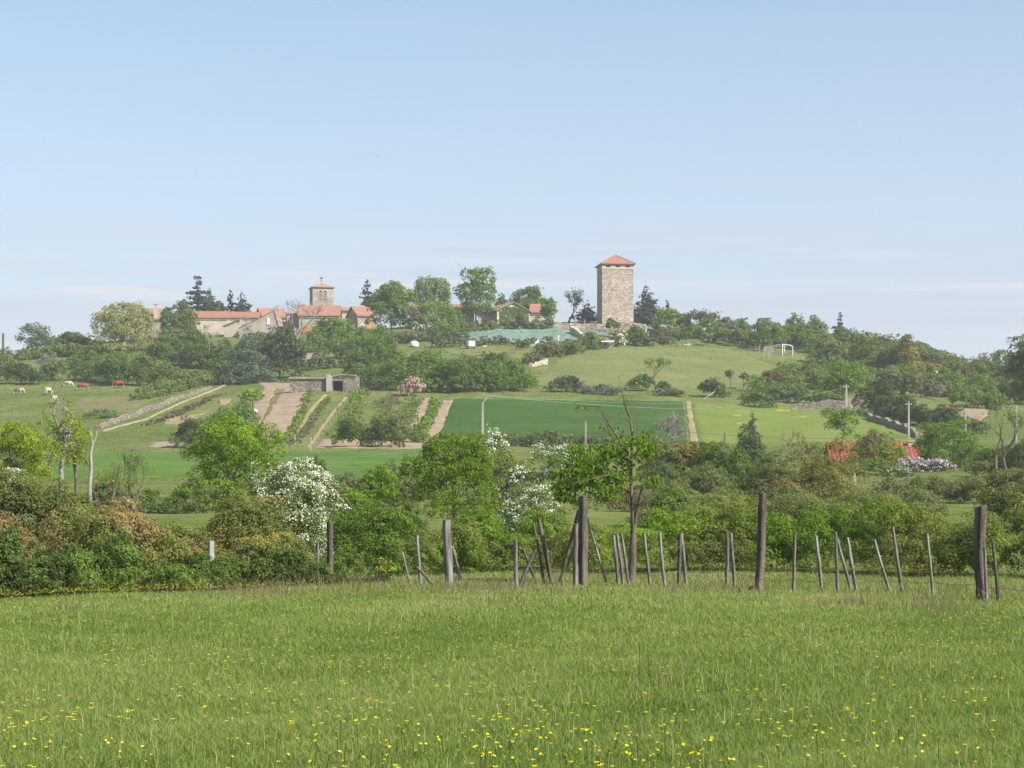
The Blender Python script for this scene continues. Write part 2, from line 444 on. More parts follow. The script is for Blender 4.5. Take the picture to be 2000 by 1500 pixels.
def auto_lumps(rng, shape, W, z0, z1, D=None):
    D = D or W * .85
    h = z1 - z0; L_ = []
    if shape == 'round':
        c = np.array([0, 0, (z0 + z1) / 2])
        L_.append((*c, W * .33, D * .33, h * .36))
        for k in range(13):
            d = unit(rng.normal(0, 1, 3)); s = rng.uniform(.24, .36)
            q = c + d * np.array([W * (.5 - s * .85), D * (.5 - s * .85), h * (.5 - s * .8)])
            L_.append((*q, W * s * .8, D * s * .8, h * s * .8))
    elif shape == 'dome':
        L_.append((0, 0, z0 + h * .38, W * .34, D * .34, h * .42))
        for k in range(12):
            a = rng.uniform(0, 6.28); t = rng.uniform(.05, .95); s = rng.uniform(.2, .33)
            rr = math.sqrt(max(0, 1 - (t * .92) ** 2)) * .5 - s * .6
            L_.append((math.cos(a) * rr * W, math.sin(a) * rr * D, z0 + h * (t * (1 - s * .9)), W * s * .85, D * s * .85, h * s * .95))
        L_.append((rng.uniform(-.15, .15) * W, 0, z1 - h * .22, W * .2, D * .2, h * .22))
    elif shape == 'column':
        for k in range(9):
            t = (k + .5) / 9; w = math.sin(math.pi * min(.95, .12 + t * .88)) ** .6
            L_.append((rng.normal(0, .08) * W, rng.normal(0, .08) * D, z0 + h * t, W * .42 * w, D * .42 * w, h * .12))
    elif shape == 'cone':
        nt = 12
        for k in range(nt):
            t = k / (nt - 1); rr = (1 - t) ** .8 * .5 * W + .03 * W
            for j in range(max(1, int(5 * (1 - t)) + 1)):
                a = rng.uniform(0, 6.28); e = rng.uniform(.35, .95) * rr
                L_.append((math.cos(a) * e * .75, math.sin(a) * e * .75, z0 + h * (t * .95 + rng.normal(0, .012)), max(rr * .58, W * .06), max(rr * .58, W * .06), h * .066))
            L_.append((0, 0, z0 + h * t * .96, max(rr * .62, W * .04), max(rr * .62, W * .04), h * .08))
    elif shape == 'cedar':     # open, ragged tiers
        nt = 8
        for k in range(nt):
            t = k / (nt - 1)
            rr = (1 - t) ** .9 * .5 * W + .05 * W
            for j in range(4 if t < .7 else 2):
                a = rng.uniform(0, 6.28); e = rr * rng.uniform(.5, 1.05)
                for q in (.35, .7, 1.0):
                    L_.append((math.cos(a) * e * q, math.sin(a) * e * q, z0 + h * (t * .93 + rng.normal(0, .02) + .02 * q * (t > .5)), W * (.12 if t < .7 else .07), W * (.12 if t < .7 else .07), h * .04))
            L_.append((0, 0, z0 + h * t * .97, W * .11 * (1 - t) + W * .03, W * .11 * (1 - t) + W * .03, h * .07))
    return L_

_last = {}
def cloud(rng, lumps, n, clump, shell=.85, zmin=None):
    """leaves on many little domed clumps that cover the lumps of a crown, so each clump has a lit top and a shaded underside"""
    Lm = np.array(lumps, float)
    w = (Lm[:, 3] * Lm[:, 5] + Lm[:, 4] * Lm[:, 5]); w /= w.sum()
    nc = int(np.clip(len(Lm) * 46, 30, max(30, n / 9)))
    li = rng.choice(len(Lm), nc, p=w)
    d = unit(rng.normal(0, 1, (nc, 3)))
    d[:, 2] = np.where(d[:, 2] < -.35, -d[:, 2], d[:, 2])
    ph = rng.uniform(0, 6.28, (len(Lm), 3))[li]
    wob = 1 + .14 * np.sin(4.3 * d[:, 0] + ph[:, 0]) + .14 * np.sin(4.7 * d[:, 2] + ph[:, 1]) + .08 * np.sin(9 * d[:, 1] + ph[:, 2])
    rr = np.where(rng.random(nc) < shell, .95 - np.abs(rng.normal(0, .10, nc)), rng.random(nc) ** .5 * .8) * wob
    c = Lm[li, :3] + d * Lm[li, 3:6] * rr[:, None]
    cs = Lm[li, 3:6].mean(1) * rng.uniform(.15, .36, nc)
    pk = cs ** 2; pk /= pk.sum()
    k = rng.choice(nc, n, p=pk)
    e = unit(rng.normal(0, 1, (n, 3)) + d[k] * .75 + np.array([0, 0, .45]))
    rad = np.where(rng.random(n) < .8, .8 + .3 * rng.random(n), rng.random(n) * 1.35)
    _last['k'] = k
    P = c[k] + e * (cs[k] * rad)[:, None] * np.array([1, 1, .8])
    Nn = unit(e + .35 * d[k])
    tint = np.clip(.5 + rng.normal(0, .20, nc)[k] + rng.normal(0, .16, n), 0, 1)
    if zmin is not None:
        ok = P[:, 2] > zmin
        P, Nn, tint = P[ok], Nn[ok], tint[ok]; _last['k'] = k[ok]
    return P, Nn, tint

_seed = [100]
def next_rng():
    _seed[0] += 1
    return np.random.default_rng(_seed[0])

def leaf_size(Y): return max(.06, 2.0 * Y / 2048.0)

def plant(name, label, cat, u, Y, top, w, pal, shape='dome', bot=None, dens=1.0, leaf=1.0, lumps=None, group=None,
          trunk=None, bark=None, aspect=.62, flower=None, fl_share=.5, levels=5, kids=(2, 4), first=.3, up=.5, trunks=1,
          droop=0.0, depth=None, lean=0.0, dz=0.0, twigs=True, tufts=9, spread=1.0, clump=26, mix=None):
    """one plant standing on the terrain at distance Y under photo column u, reaching up to row `top`, w photo pixels wide"""
    rng = next_rng()
    b = gp(u, Y); b.z += dz
    H = pz(top, Y) - b.z
    H *= 1.04; W = w * 1.2 / F * Y
    s = leaf_size(Y) * leaf
    z0 = 0.0 if bot is None else max(pz(bot, Y) - b.z, 0.0)
    open_crown = shape in ('bare', 'sparse')
    single = (trunk is False) or (trunk is None and shape == 'dome' and not flower and lumps is None)
    root = None
    if not single:
        root = empty(name, b)
        tag(root, label, cat, group)
    rmin = Y / 2048 * .16
    if open_crown:
        segs, tips = fork(rng, H * .97, W * .9, levels, first, up, kids, lean, trunks)
        link('trunk' if shape == 'sparse' else 'branches', tubes('branches', segs, bark or M_BARK, 4 if Y > 120 else 5, rmin), root)
        if shape == 'sparse':
            ntip = len(tips)
            per = max(3, int(tufts * dens))
            C = tips[rng.integers(0, ntip, ntip * per)]
            P = C + rng.normal(0, W * .035 * spread, C.shape)
            Nn = unit(rng.normal(0, 1, C.shape) + np.array([0, 0, .5]))
            link('crown', leaves('crown', P, Nn, s, rng, LM(pal), aspect, droop=droop), root)
        return root
    if lumps is not None:
        Lm = []
        for q in lumps:
            lu, lv, lr = q[:3]; lz = q[3] if len(q) > 3 else lr
            yo = q[4] if len(q) > 4 else rng.uniform(-.35, .35) * W * .6
            Lm.append((px(lu, Y) - b.x, yo, pz(lv, Y) - b.z, lr * 1.17 / F * Y, lr * 1.1 / F * Y, lz * 1.17 / F * Y))
    else:
        Lm = auto_lumps(rng, shape, W, z0, H, depth)
    area = sum(l[3] * l[5] for l in Lm) * 1.6
    area = min(area, W * (H - z0) * 1.15) if lumps is None else area
    n = int(dens * (11.0 if lumps is not None and Y > 300 else 8.0) * area / (s * s * aspect))
    n = max(250, min(n, 90000))
    P, Nn, tint = cloud(rng, Lm, n, clump, zmin=.0 if single or shape == 'dome' else None)
    if flower:
        # blossom sits on the outer, upper side of the crown
        kk = _last['k']; sc = .5 * rng.random(len(P)) + .3 * Nn[:, 2] + .9 * rng.random(kk.max() + 1)[kk]
        thr = np.quantile(sc, 1 - fl_share)
        m = sc > thr
        link('blossom', leaves('blossom', P[m] + Nn[m] * s * .5, Nn[m], s * .9, rng, LM(flower), .8, tint[m]), root)
        P, Nn, tint = P[~m], Nn[~m], tint[~m]
    if single:
        me = leaves(name, P, Nn, s, rng, LM(pal), aspect, tint, droop)
        o = link(name, me, None, b)
        tag(o, label, cat, group)
        if mix:
            me.materials.append(LM(mix[0]))
            nc = 5; cc = P[rng.integers(0, len(P), nc)]
            dd = np.min(np.linalg.norm((P[:, None] - cc[None]) / np.array([W * .22, W * .3, H * .3]), axis=2), axis=1) + rng.normal(0, .25, len(P))
            me.polygons.foreach_set('material_index', (dd < mix[1] * 2).astype(np.int32))
        return o
    me = leaves('crown' if bot is not None else 'foliage', P, Nn, s, rng, LM(pal), aspect, tint, droop)
    link('crown' if bot is not None else 'foliage', me, root)
    if mix:
        me.materials.append(LM(mix[0]))
        me.polygons.foreach_set('material_index', (rng.random(len(P)) < mix[1]).astype(np.int32))
    # trunk and limbs reach into the lumps
    r0 = max(.018 * H + .02, rmin * 2)
    zc = max(z0 + (H - z0) * .3, .2 * H)
    segs = []; p = np.array([0, 0, -.15]); r = r0
    for i in range(4):
        q = np.array([rng.normal(0, .012) * H, rng.normal(0, .012) * H, zc * (i + 1) / 4]); segs.append((p, q, r, r * .88)); p = q; r *= .88
    fk = p
    for l in [Lm[i] for i in rng.permutation(len(Lm))[:9]]:
        e = np.array(l[:3]); k1 = fk + (e - fk) * .35 + np.array([0, 0, .05 * H]) + rng.normal(0, .03, 3) * H; k2 = fk + (e - fk) * .7 + rng.normal(0, .03, 3) * H
        segs += [(fk, k1, r * .55, r * .40), (k1, k2, r * .40, r * .26), (k2, e, r * .26, r * .14)]
        for _ in range(5):
            g = e + rng.normal(0, 1, 3) * np.array(l[3:6]) * .6; m_ = (e + g) / 2 + rng.normal(0, .15, 3) * l[3]
            segs += [(e, m_, r * .14, r * .09), (m_, g, r * .09, r * .04)]
    link('trunk' if bot is not None else 'stems', tubes('trunk', segs, bark or M_BARK, 6, rmin * .8), root)
    return root

def hedge(name, label, cat, pts, h, wd, pal, dens=1.0, leaf=1.0, group=None, var=.25, mix=None, flower=None, fl_share=.2, step=.9, clump=24):
    """one continuous hedge, thicket or row along ground points (u, distance)"""
    rng = next_rng()
    G = np.array([[px(u, Y), Y] for u, Y in pts]); d = np.concatenate([[0], np.cumsum(np.hypot(*np.diff(G, axis=0).T))])
    hh = np.array(h if isinstance(h, (list, tuple)) else [h] * len(pts), float)
    n = max(3, int(d[-1] / (wd * step)))
    Lm = []
    t = np.linspace(0, d[-1], n)
    x = np.interp(t, d, G[:, 0]); y = np.interp(t, d, G[:, 1]); hz = np.interp(t, d, hh)
    o0 = np.array([x[n // 2], y[n // 2], 0.0]); o0[2] = float(gz(o0[0], o0[1]))
    for i in range(n):
        for j in range(3):
            k = hz[i] * (1 + rng.normal(0, var)) * (1.0 if j == 0 else rng.uniform(.5, .85))
            k = max(k, .15)
            xx = x[i] + rng.normal(0, wd * .28); yy = y[i] + rng.normal(0, wd * .3) - (wd * .3 if j == 2 else 0)
            g = float(gz(xx, yy))
            r = wd * rng.uniform(.42, .7)
            Lm.append((xx - o0[0], yy - o0[1], g - o0[2] + k * .45, r, r, k * .56))
            if j == 2: Lm.append((xx - o0[0], yy - o0[1] - .2 * r, g - o0[2] + k * .12, r * .95, r * .8, k * .28))
    Y = float(np.mean(y)); s = leaf_size(Y) * leaf
    area = d[-1] * hh.mean() * 1.7
    cnt = int(max(400, min(dens * 8.5 * area / (s * s * .62), 260000)))
    P, Nn, tint = cloud(rng, Lm, cnt, clump)
    g = gz(P[:, 0] + o0[0], P[:, 1] + o0[1]) - o0[2]
    ok = P[:, 2] > g
    P, Nn, tint = P[ok], Nn[ok], tint[ok]
    pal2 = pal
    me = leaves(name, P, Nn, s, rng, LM(pal), .62, tint)
    idx = np.zeros(len(P), np.int32)
    if mix:
        me.materials.append(LM(mix[0]))
        # patches of another growth along the hedge
        nz = np.sin(P[:, 0] * 1.3 / wd + rng.uniform(0, 6)) + np.sin(P[:, 2] * 2.2 / wd + P[:, 1] * .9 + rng.uniform(0, 6)) + rng.normal(0, .6, len(P))
        idx[nz > np.quantile(nz, 1 - mix[1])] = 1
    if flower:
        me.materials.append(LM(flower))
        nz = np.sin(P[:, 0] * 1.7 / wd + 2) + Nn[:, 2] + rng.normal(0, .7, len(P))
        idx[nz > np.quantile(nz, 1 - fl_share)] = len(me.materials) - 1
    me.polygons.foreach_set('material_index', idx)
    o = link(name, me, None, o0)
    return tag(o, label, cat, group)
# ---------------------------------------------------------------- camera, light, air
def build_view():
    cam = bpy.data.cameras.new('camera'); o = bpy.data.objects.new('camera', cam); COL.objects.link(o)
    o.location = (0, 0, CAMZ); o.rotation_euler = (math.pi / 2, 0, 0)
    cam.sensor_width = 36.0; cam.lens = 36.0 * F / 2000.0
    cam.shift_y = (HV - 750.0) / 2000.0
    cam.clip_start = .1; cam.clip_end = 6000
    SC.camera = o
    el, az = math.radians(41), math.radians(56)      # sun behind the camera, to the right
    s = Vector((math.sin(az) * math.cos(el), -math.cos(az) * math.cos(el), math.sin(el)))
    ld = bpy.data.lights.new('sun', 'SUN'); ld.energy = 4.9; ld.angle = math.radians(.5); ld.color = (1, .95, .87)
    lo = bpy.data.objects.new('sun', ld); COL.objects.link(lo); lo.location = s * 100 
    lo.rotation_euler = (-s).to_track_quat('-Z', 'Y').to_euler()
    w = bpy.data.worlds.new('World'); SC.world = w; w.use_nodes = True
    nt = w.node_tree; nt.nodes.clear()
    sk = N(nt, 'ShaderNodeTexSky'); sk.sky_type = 'NISHITA'; sk.sun_disc = False
    sk.sun_elevation = el; sk.sun_rotation = math.pi - az
    sk.altitude = 300; sk.air_density = 1.0; sk.dust_density = .6; sk.ozone_density = 1.6
    tc = N(nt, 'ShaderNodeTexCoord')
    sp = N(nt, 'ShaderNodeSeparateXYZ'); L(nt, tc.outputs['Generated'], sp.inputs[0])
    # thin veils of cirrus low over the horizon
    mp = N(nt, 'ShaderNodeMapping'); mp.inputs['Scale'].default_value = (1.2, 1.2, 26.0); L(nt, tc.outputs['Generated'], mp.inputs['Vector'])
    n = noise(nt, mp.outputs[0], 3.2, 6, .62)
    band = ramp(nt, sp.outputs[2], [(0.0, (.97,) * 3), (.095, (.90,) * 3), (.15, (.62,) * 3), (.26, (.25,) * 3)]).outputs[0]
    k = ramp(nt, n.outputs['Fac'], [(.38, (.80,) * 3), (.66, (1, 1, 1))]).outputs[0]
    fac = math_(nt, 'MULTIPLY', band, k)
    tint = mixc(nt, 1.0, sk.outputs[0], SKY_TINT, 'MULTIPLY')
    n2 = noise(nt, mp.outputs[0], 5.5, 7, .6)
    wisp = ramp(nt, n2.outputs['Fac'], [(.50, (0, 0, 0)), (.66, (.9,) * 3)]).outputs[0]
    low = ramp(nt, sp.outputs[2], [(.06, (.5,) * 3), (.115, (1, 1, 1)), (.135, (.10,) * 3), (.2, (0, 0, 0))]).outputs[0]
    col = mixc(nt, math_(nt, 'MULTIPLY', wisp, low), mixc(nt, fac, tint, CLOUD), WISP)
    bg = N(nt, 'ShaderNodeBackground'); bg.inputs['Strength'].default_value = SKY_STR
    L(nt, col, bg.inputs['Color'])
    ou = N(nt, 'ShaderNodeOutputWorld'); L(nt, bg.outputs[0], ou.inputs['Surface'])
    vs = SC.view_settings
    SC.display_settings.display_device = 'sRGB'
    vs.view_transform = 'Standard'; vs.look = 'None'; vs.exposure = EXPOSURE; vs.gamma = 1; vs.use_curve_mapping = False
    c = SC.cycles
    c.max_bounces = 5; c.diffuse_bounces = 4; c.glossy_bounces = 2; c.transmission_bounces = 3; c.volume_bounces = 1; c.transparent_max_bounces = 4
    c.caustics_reflective = c.caustics_refractive = False
    c.use_adaptive_sampling = True; c.adaptive_threshold = .012
SKY_TINT = (1.0, 1.05, 1.02); CLOUD = (3.6, 3.75, 4.4); WISP = (4.6, 4.65, 5.0); SKY_STR = .098; EXPOSURE = 0.83; HAZE = .00022
build_view()

def build_haze():
    m, nt = new_mat('haze_air')
    v = N(nt, 'ShaderNodeVolumePrincipled'); v.inputs['Density'].default_value = HAZE
    v.inputs['Color'].default_value = (.93, .96, 1.0, 1); v.inputs['Anisotropy'].default_value = 0.2
    o = N(nt, 'ShaderNodeOutputMaterial'); L(nt, v.outputs[0], o.inputs['Volume'])
    x, y0, y1, z0, z1 = 2650, -950, 2850, -3, 82
    vv = np.array([(sx * x, yy, zz) for zz in (z0, z1) for sx, yy in ((-1, y0), (1, y0), (1, y1), (-1, y1))], float)
    f = np.array([(3, 2, 1, 0), (4, 5, 6, 7), (0, 1, 5, 4), (1, 2, 6, 5), (2, 3, 7, 6), (3, 0, 4, 7)])
    tag(link('haze', mesh_np('haze', vv, [f], m)), kind='stuff')
if HAZE: build_haze()
# ---------------------------------------------------------------- vegetation, near to far
# -- the overgrown hedge at the left edge of the meadow
T = plant
hedge('bramble_hedge', 'dark green bramble hedge along the meadow edge, under the rust tinged bushes at the left', 'hedge',
      [(-160, 40), (0, 42.5), (160, 44), (330, 45)], [.95, 1.0, .95, .9], .8, 'dark', mix=('green', .45), dens=1.1)
hedge('bramble_hedge', 'low green bramble hedge round the short square concrete post', 'hedge',
      [(335, 45.3), (480, 47), (590, 48.3), (660, 49)], [.72, .78, .82, .85], .6, 'green', mix=('dark', .4), dens=1.1)
T('blackthorn_bush', 'big dark olive blackthorn bush at the left edge of the photo', 'bush', 60, 50, 930, 250, 'olive', mix=('drab', .35), depth=2.6)
T('blackthorn_bush', 'rust coloured young leaved bush, the widest one at the left, below the dead white trunk', 'bush', 215, 47.5, 978, 270, 'rust', mix=('olive', .4), depth=2.4)
T('blackthorn_bush', 'rust and green bush low at the far left edge, before the olive blackthorn', 'bush', 10, 45.3, 1005, 190, 'rust', mix=('green', .45), depth=1.6)
T('blackthorn_bush', 'olive bush sloping down between the rust bush and the square concrete post', 'bush', 345, 49, 1035, 160, 'olive', mix=('rust', .2), depth=2.0)
T('blackthorn_bush', 'yellowish olive bush between the big bright tree and the white hawthorn', 'bush', 480, 54, 972, 190, 'gold', mix=('olive', .5), depth=2.0)
T('blackthorn_bush', 'yellow green low bush in front of the white hawthorn', 'bush', 520, 51.5, 1045, 150, 'gold', mix=('drab', .4), depth=1.5)
T('hawthorn', 'large white flowering hawthorn left of the dark square post', 'shrub', 578, 58, 915, 185, 'green', flower='white', fl_share=.42, depth=3, trunk=True,
  lumps=[(540, 960, 42), (590, 950, 42), (625, 985, 36), (570, 1000, 55), (610, 1040, 45), (545, 1010, 40), (580, 930, 26), (530, 938, 18), (628, 944, 15), (650, 1010, 22), (590, 1070, 45), (620, 1085, 35)])
T('elm_bush', 'mid green bush growing round the dark square post and the leaning poles', 'bush', 730, 52, 1000, 190, 'green', mix=('bright', .4), trunk=True, depth=2.3,
  lumps=[(700, 1050, 48, 42), (745, 1030, 40), (780, 1050, 38), (720, 1090, 55, 45), (775, 1090, 34, 30), (680, 1080, 35), (665, 1110, 34, 28), (740, 1110, 40, 30)])
T('blackthorn_bush', 'dark bush with a bare spiky top left behind the thick pale post', 'bush', 800, 62, 985, 90, 'dark', mix=('green', .4))
hedge('thicket', 'green thicket behind the thick pale post and the small crossing stakes', 'thicket',
      [(830, 57), (900, 58), (980, 60), (1060, 61), (1130, 62)], [1.5, 1.55, 1.35, 1.4, 1.45], 1.1, 'olive', mix=('bright', .4), var=.15)
T('hawthorn', 'white flowering hawthorn left of the cherry tree and its stout post', 'shrub', 1030, 66, 948, 140, 'green', flower='white', fl_share=.34,
  lumps=[(1050, 972, 26, 20), (1075, 990, 20, 15), (1020, 990, 28, 16), (1000, 1010, 25, 16), (985, 1030, 22, 14), (1055, 1005, 34, 18), (1030, 1030, 40, 25)])
# -- the thicket behind the fence
hedge('thicket', 'yellow green thicket behind the small stakes, between the cherry tree and the tallest square post', 'thicket',
      [(1135, 58), (1250, 59), (1350, 60), (1478, 60)], [1.5, 1.65, 1.65, 1.65], 1.2, 'olive', mix=('fresh', .5), var=.12, step=.55)
hedge('thicket', 'green thicket behind the row of leaning stakes, between the two tall posts at the right', 'thicket',
      [(1480, 60), (1600, 59), (1720, 58.5), (1830, 57), (1912, 56)], [1.65, 1.75, 1.75, 1.7, 1.6], 1.2, 'olive', mix=('bright', .5), var=.12, step=.55)
hedge('thicket', 'green thicket at the right edge of the photo beyond the last stake', 'thicket',
      [(1912, 56), (2030, 55), (2200, 55)], [1.5, 1.5, 1.5], 1.2, 'bright', mix=('olive', .4))
hedge('thicket', 'paler second growth behind the yellow green thicket, either side of the tallest square post', 'thicket',
      [(1330, 72), (1430, 73), (1530, 73), (1640, 72), (1760, 71), (1830, 70)], [1.6, 1.75, 1.8, 1.75, 1.6, 1.3], 1.5, 'olive', mix=('drab', .4), var=.15, step=.6)
T('oak_scrub', 'mid green rounded scrub bush behind the thicket, left of the tallest square post', 'bush', 1400, 84, 962, 150, 'drab', mix=('olive', .4), depth=4)
T('oak_scrub', 'drab scrub bush behind the thicket, right behind the forked cherry trunk', 'bush', 1300, 92, 945, 130, 'drab', mix=('green', .4), depth=4)
T('oak_scrub', 'drab green scrub below the olive tree with bare boughs', 'bush', 1540, 88, 955, 140, 'drab', mix=('dark', .35), depth=4)
T('oak_scrub', 'grey green scrub bush behind the thicket, above the leaning stakes', 'bush', 1690, 92, 962, 150, 'drab', mix=('olive', .4), depth=4)
T('oak_scrub', 'green scrub bush left of the thick post at the right, with pale grass before it', 'bush', 1790, 110, 952, 110, 'drab', mix=('brown', .25), depth=4)
T('broom_bush', 'dark green broom bush with yellow flowers behind the thick post at the right', 'bush', 1955, 90, 950, 110, 'bluegreen', flower='broom', fl_share=.07)
T('oak_scrub', 'olive scrub bush at the right edge above the thicket', 'bush', 2010, 74, 985, 100, 'olive', mix=('fresh', .3))
hedge('scrub', 'wide band of dull green scrub under the lilac bush and the big round tree', 'scrub',
      [(1660, 140), (1760, 138), (1860, 135), (1960, 132), (2100, 130)], [1.6, 1.5, 1.9, 2.2, 2.2], 2.4, 'drab', mix=('brown', .25))
hedge('scrub', 'band of mixed drab and reddish scrub behind the cherry trunk', 'scrub',
      [(1190, 118), (1280, 120), (1380, 122), (1480, 122), (1560, 118)], [1.1, 1.6, 1.8, 1.9, 2.0], 2.0, 'drab', mix=('brown', .35))
T('broom_bush', 'small clump of orange yellow broom beside the bright ash tree', 'bush', 968, 100, 962, 24, 'green', flower='broom', fl_share=.16)
T('broom_bush', 'yellow broom flowering under the bush round the leaning poles', 'bush', 748, 51, 1092, 60, 'green', flower='broom', fl_share=.05)

# -- the free standing trees of the middle ground
T('walnut_tree', 'big bright yellow green tree between the rust bushes and the white hawthorn', 'tree', 452, 80, 820, 220, 'fresh', trunk=True, bot=990, mix=('bright', .45), clump=16,
  lumps=[(450, 870, 55, 40), (420, 850, 32, 24), (505, 860, 40, 26), (530, 885, 28, 22), (400, 900, 40, 30), (470, 920, 55, 34), (390, 945, 34, 24), (430, 965, 36, 26), (515, 925, 36, 28), (370, 965, 20, 16), (410, 990, 22, 18), (480, 960, 30, 22), (525, 955, 26, 22), (450, 985, 28, 18)])
T('ash_tree', 'bright yellow green rounded tree above the thick pale post', 'tree', 888, 78, 853, 170, 'fresh', bot=1040, clump=14, mix=('bright', .4),
  lumps=[(890, 890, 48, 34), (850, 920, 36, 34), (930, 915, 36, 34), (890, 950, 60, 40), (840, 970, 34, 30), (940, 965, 34, 30), (870, 1000, 40, 30), (920, 1010, 44, 28), (905, 870, 26, 18), (960, 1000, 24, 18)])
T('ash_sapling', 'slender bright green young tree between the hawthorn and the ash tree', 'tree', 742, 72, 905, 85, 'bright', bot=1010, mix=('fresh', .35), clump=14,
  lumps=[(740, 930, 22, 20), (760, 945, 20, 20), (725, 955, 24, 18), (755, 970, 26, 16), (715, 975, 22, 14), (735, 1000, 20, 14)])
T('elder_bush', 'bright green bush low between the hawthorn and the slender sapling', 'bush', 690, 66, 965, 90, 'bright', mix=('green', .4))
T('elder_bush', 'bright green bush at the foot of the ash tree, right of the thick pale post', 'bush', 945, 70, 1000, 120, 'bright', mix=('green', .4))
T('dying_ash', 'thin ash tree with bare top boughs and scattered yellow leaves at the left', 'tree', 120, 85, 722, 140, 'yellow', bot=935, mix=('bright', .3), bark=M_BARKG, dens=.34, clump=10,
  lumps=[(112, 800, 18, 16), (138, 835, 24, 22), (92, 850, 28, 22), (152, 870, 26, 22), (112, 888, 30, 20), (78, 905, 22, 18), (150, 908, 22, 16), (98, 775, 12, 10), (128, 752, 10, 10), (118, 735, 8, 8), (62, 870, 14, 12), (85, 815, 16, 12), (132, 790, 14, 12)])
T('ash_tree', 'yellow green leafy tree at the left edge below the grazing cows', 'tree', 25, 82, 825, 130, 'yellow', bot=955, mix=('bright', .35), clump=12,
  lumps=[(20, 860, 40, 30), (60, 880, 34, 28), (-10, 890, 40, 30), (40, 915, 40, 28), (95, 890, 26, 24), (80, 930, 30, 22), (0, 930, 34, 24)])
T('ash_sapling', 'leafy yellow green young tree between the dying ash and the dead white trunk', 'tree', 148, 88, 815, 90, 'yellow', bot=945, mix=('bright', .3), clump=10, dens=.7,
  lumps=[(140, 850, 26, 24), (165, 870, 18, 22), (130, 890, 24, 22), (155, 905, 22, 20), (120, 865, 20, 18)])
def dead_tree():
    Y = 83; b = gp(178, Y); c = lambda U, V, y=0.0: np.array([px(U, Y) - b.x, y, pz(V, Y) - b.z])
    root = tag(empty('dead_tree', b), 'bare white dead trunk with a short fork right of the dying ash', 'dead tree')
    p = [c(176, 990), c(175, 950), c(178, 920, .03), c(177, 890), c(180, 868, .03)]; r = [.085, .08, .072, .066, .056]
    sg = [(p[i], p[i + 1], r[i], r[i + 1]) for i in range(4)]
    for q in ([p[4], c(179, 850), c(178, 833)], [p[4], c(186, 856, .1), c(188, 838, .15), c(189, 830, .15)], [c(188, 838, .15), c(192, 832, .1)], [c(179, 850), c(174, 842)]):
        sg += [(q[i], q[i + 1], (.038 - .010 * i), (.028 - .010 * i)) for i in range(len(q) - 1)]
    link('branches', tubes('branches', sg, M_DEAD, 8), root)
dead_tree()
T('thin_sapling', 'thin half leafed saplings right of the dead white trunk', 'sapling', 262, 88, 875, 90, 'green', shape='sparse', tufts=4, levels=4, kids=(2, 3), first=.25, trunks=3, mix=('yellow', .4), spread=1.2)
T('thin_sapling', 'yellowish sapling clump just right of the dead white trunk', 'sapling', 215, 86, 890, 70, 'yellow', shape='sparse', tufts=3, levels=4, kids=(2, 3), first=.25, trunks=2, spread=1.2)
T('hawthorn', 'white blossoming hawthorn top peeping out at the left edge', 'shrub', 15, 62, 925, 90, 'green', flower='white', fl_share=.6)
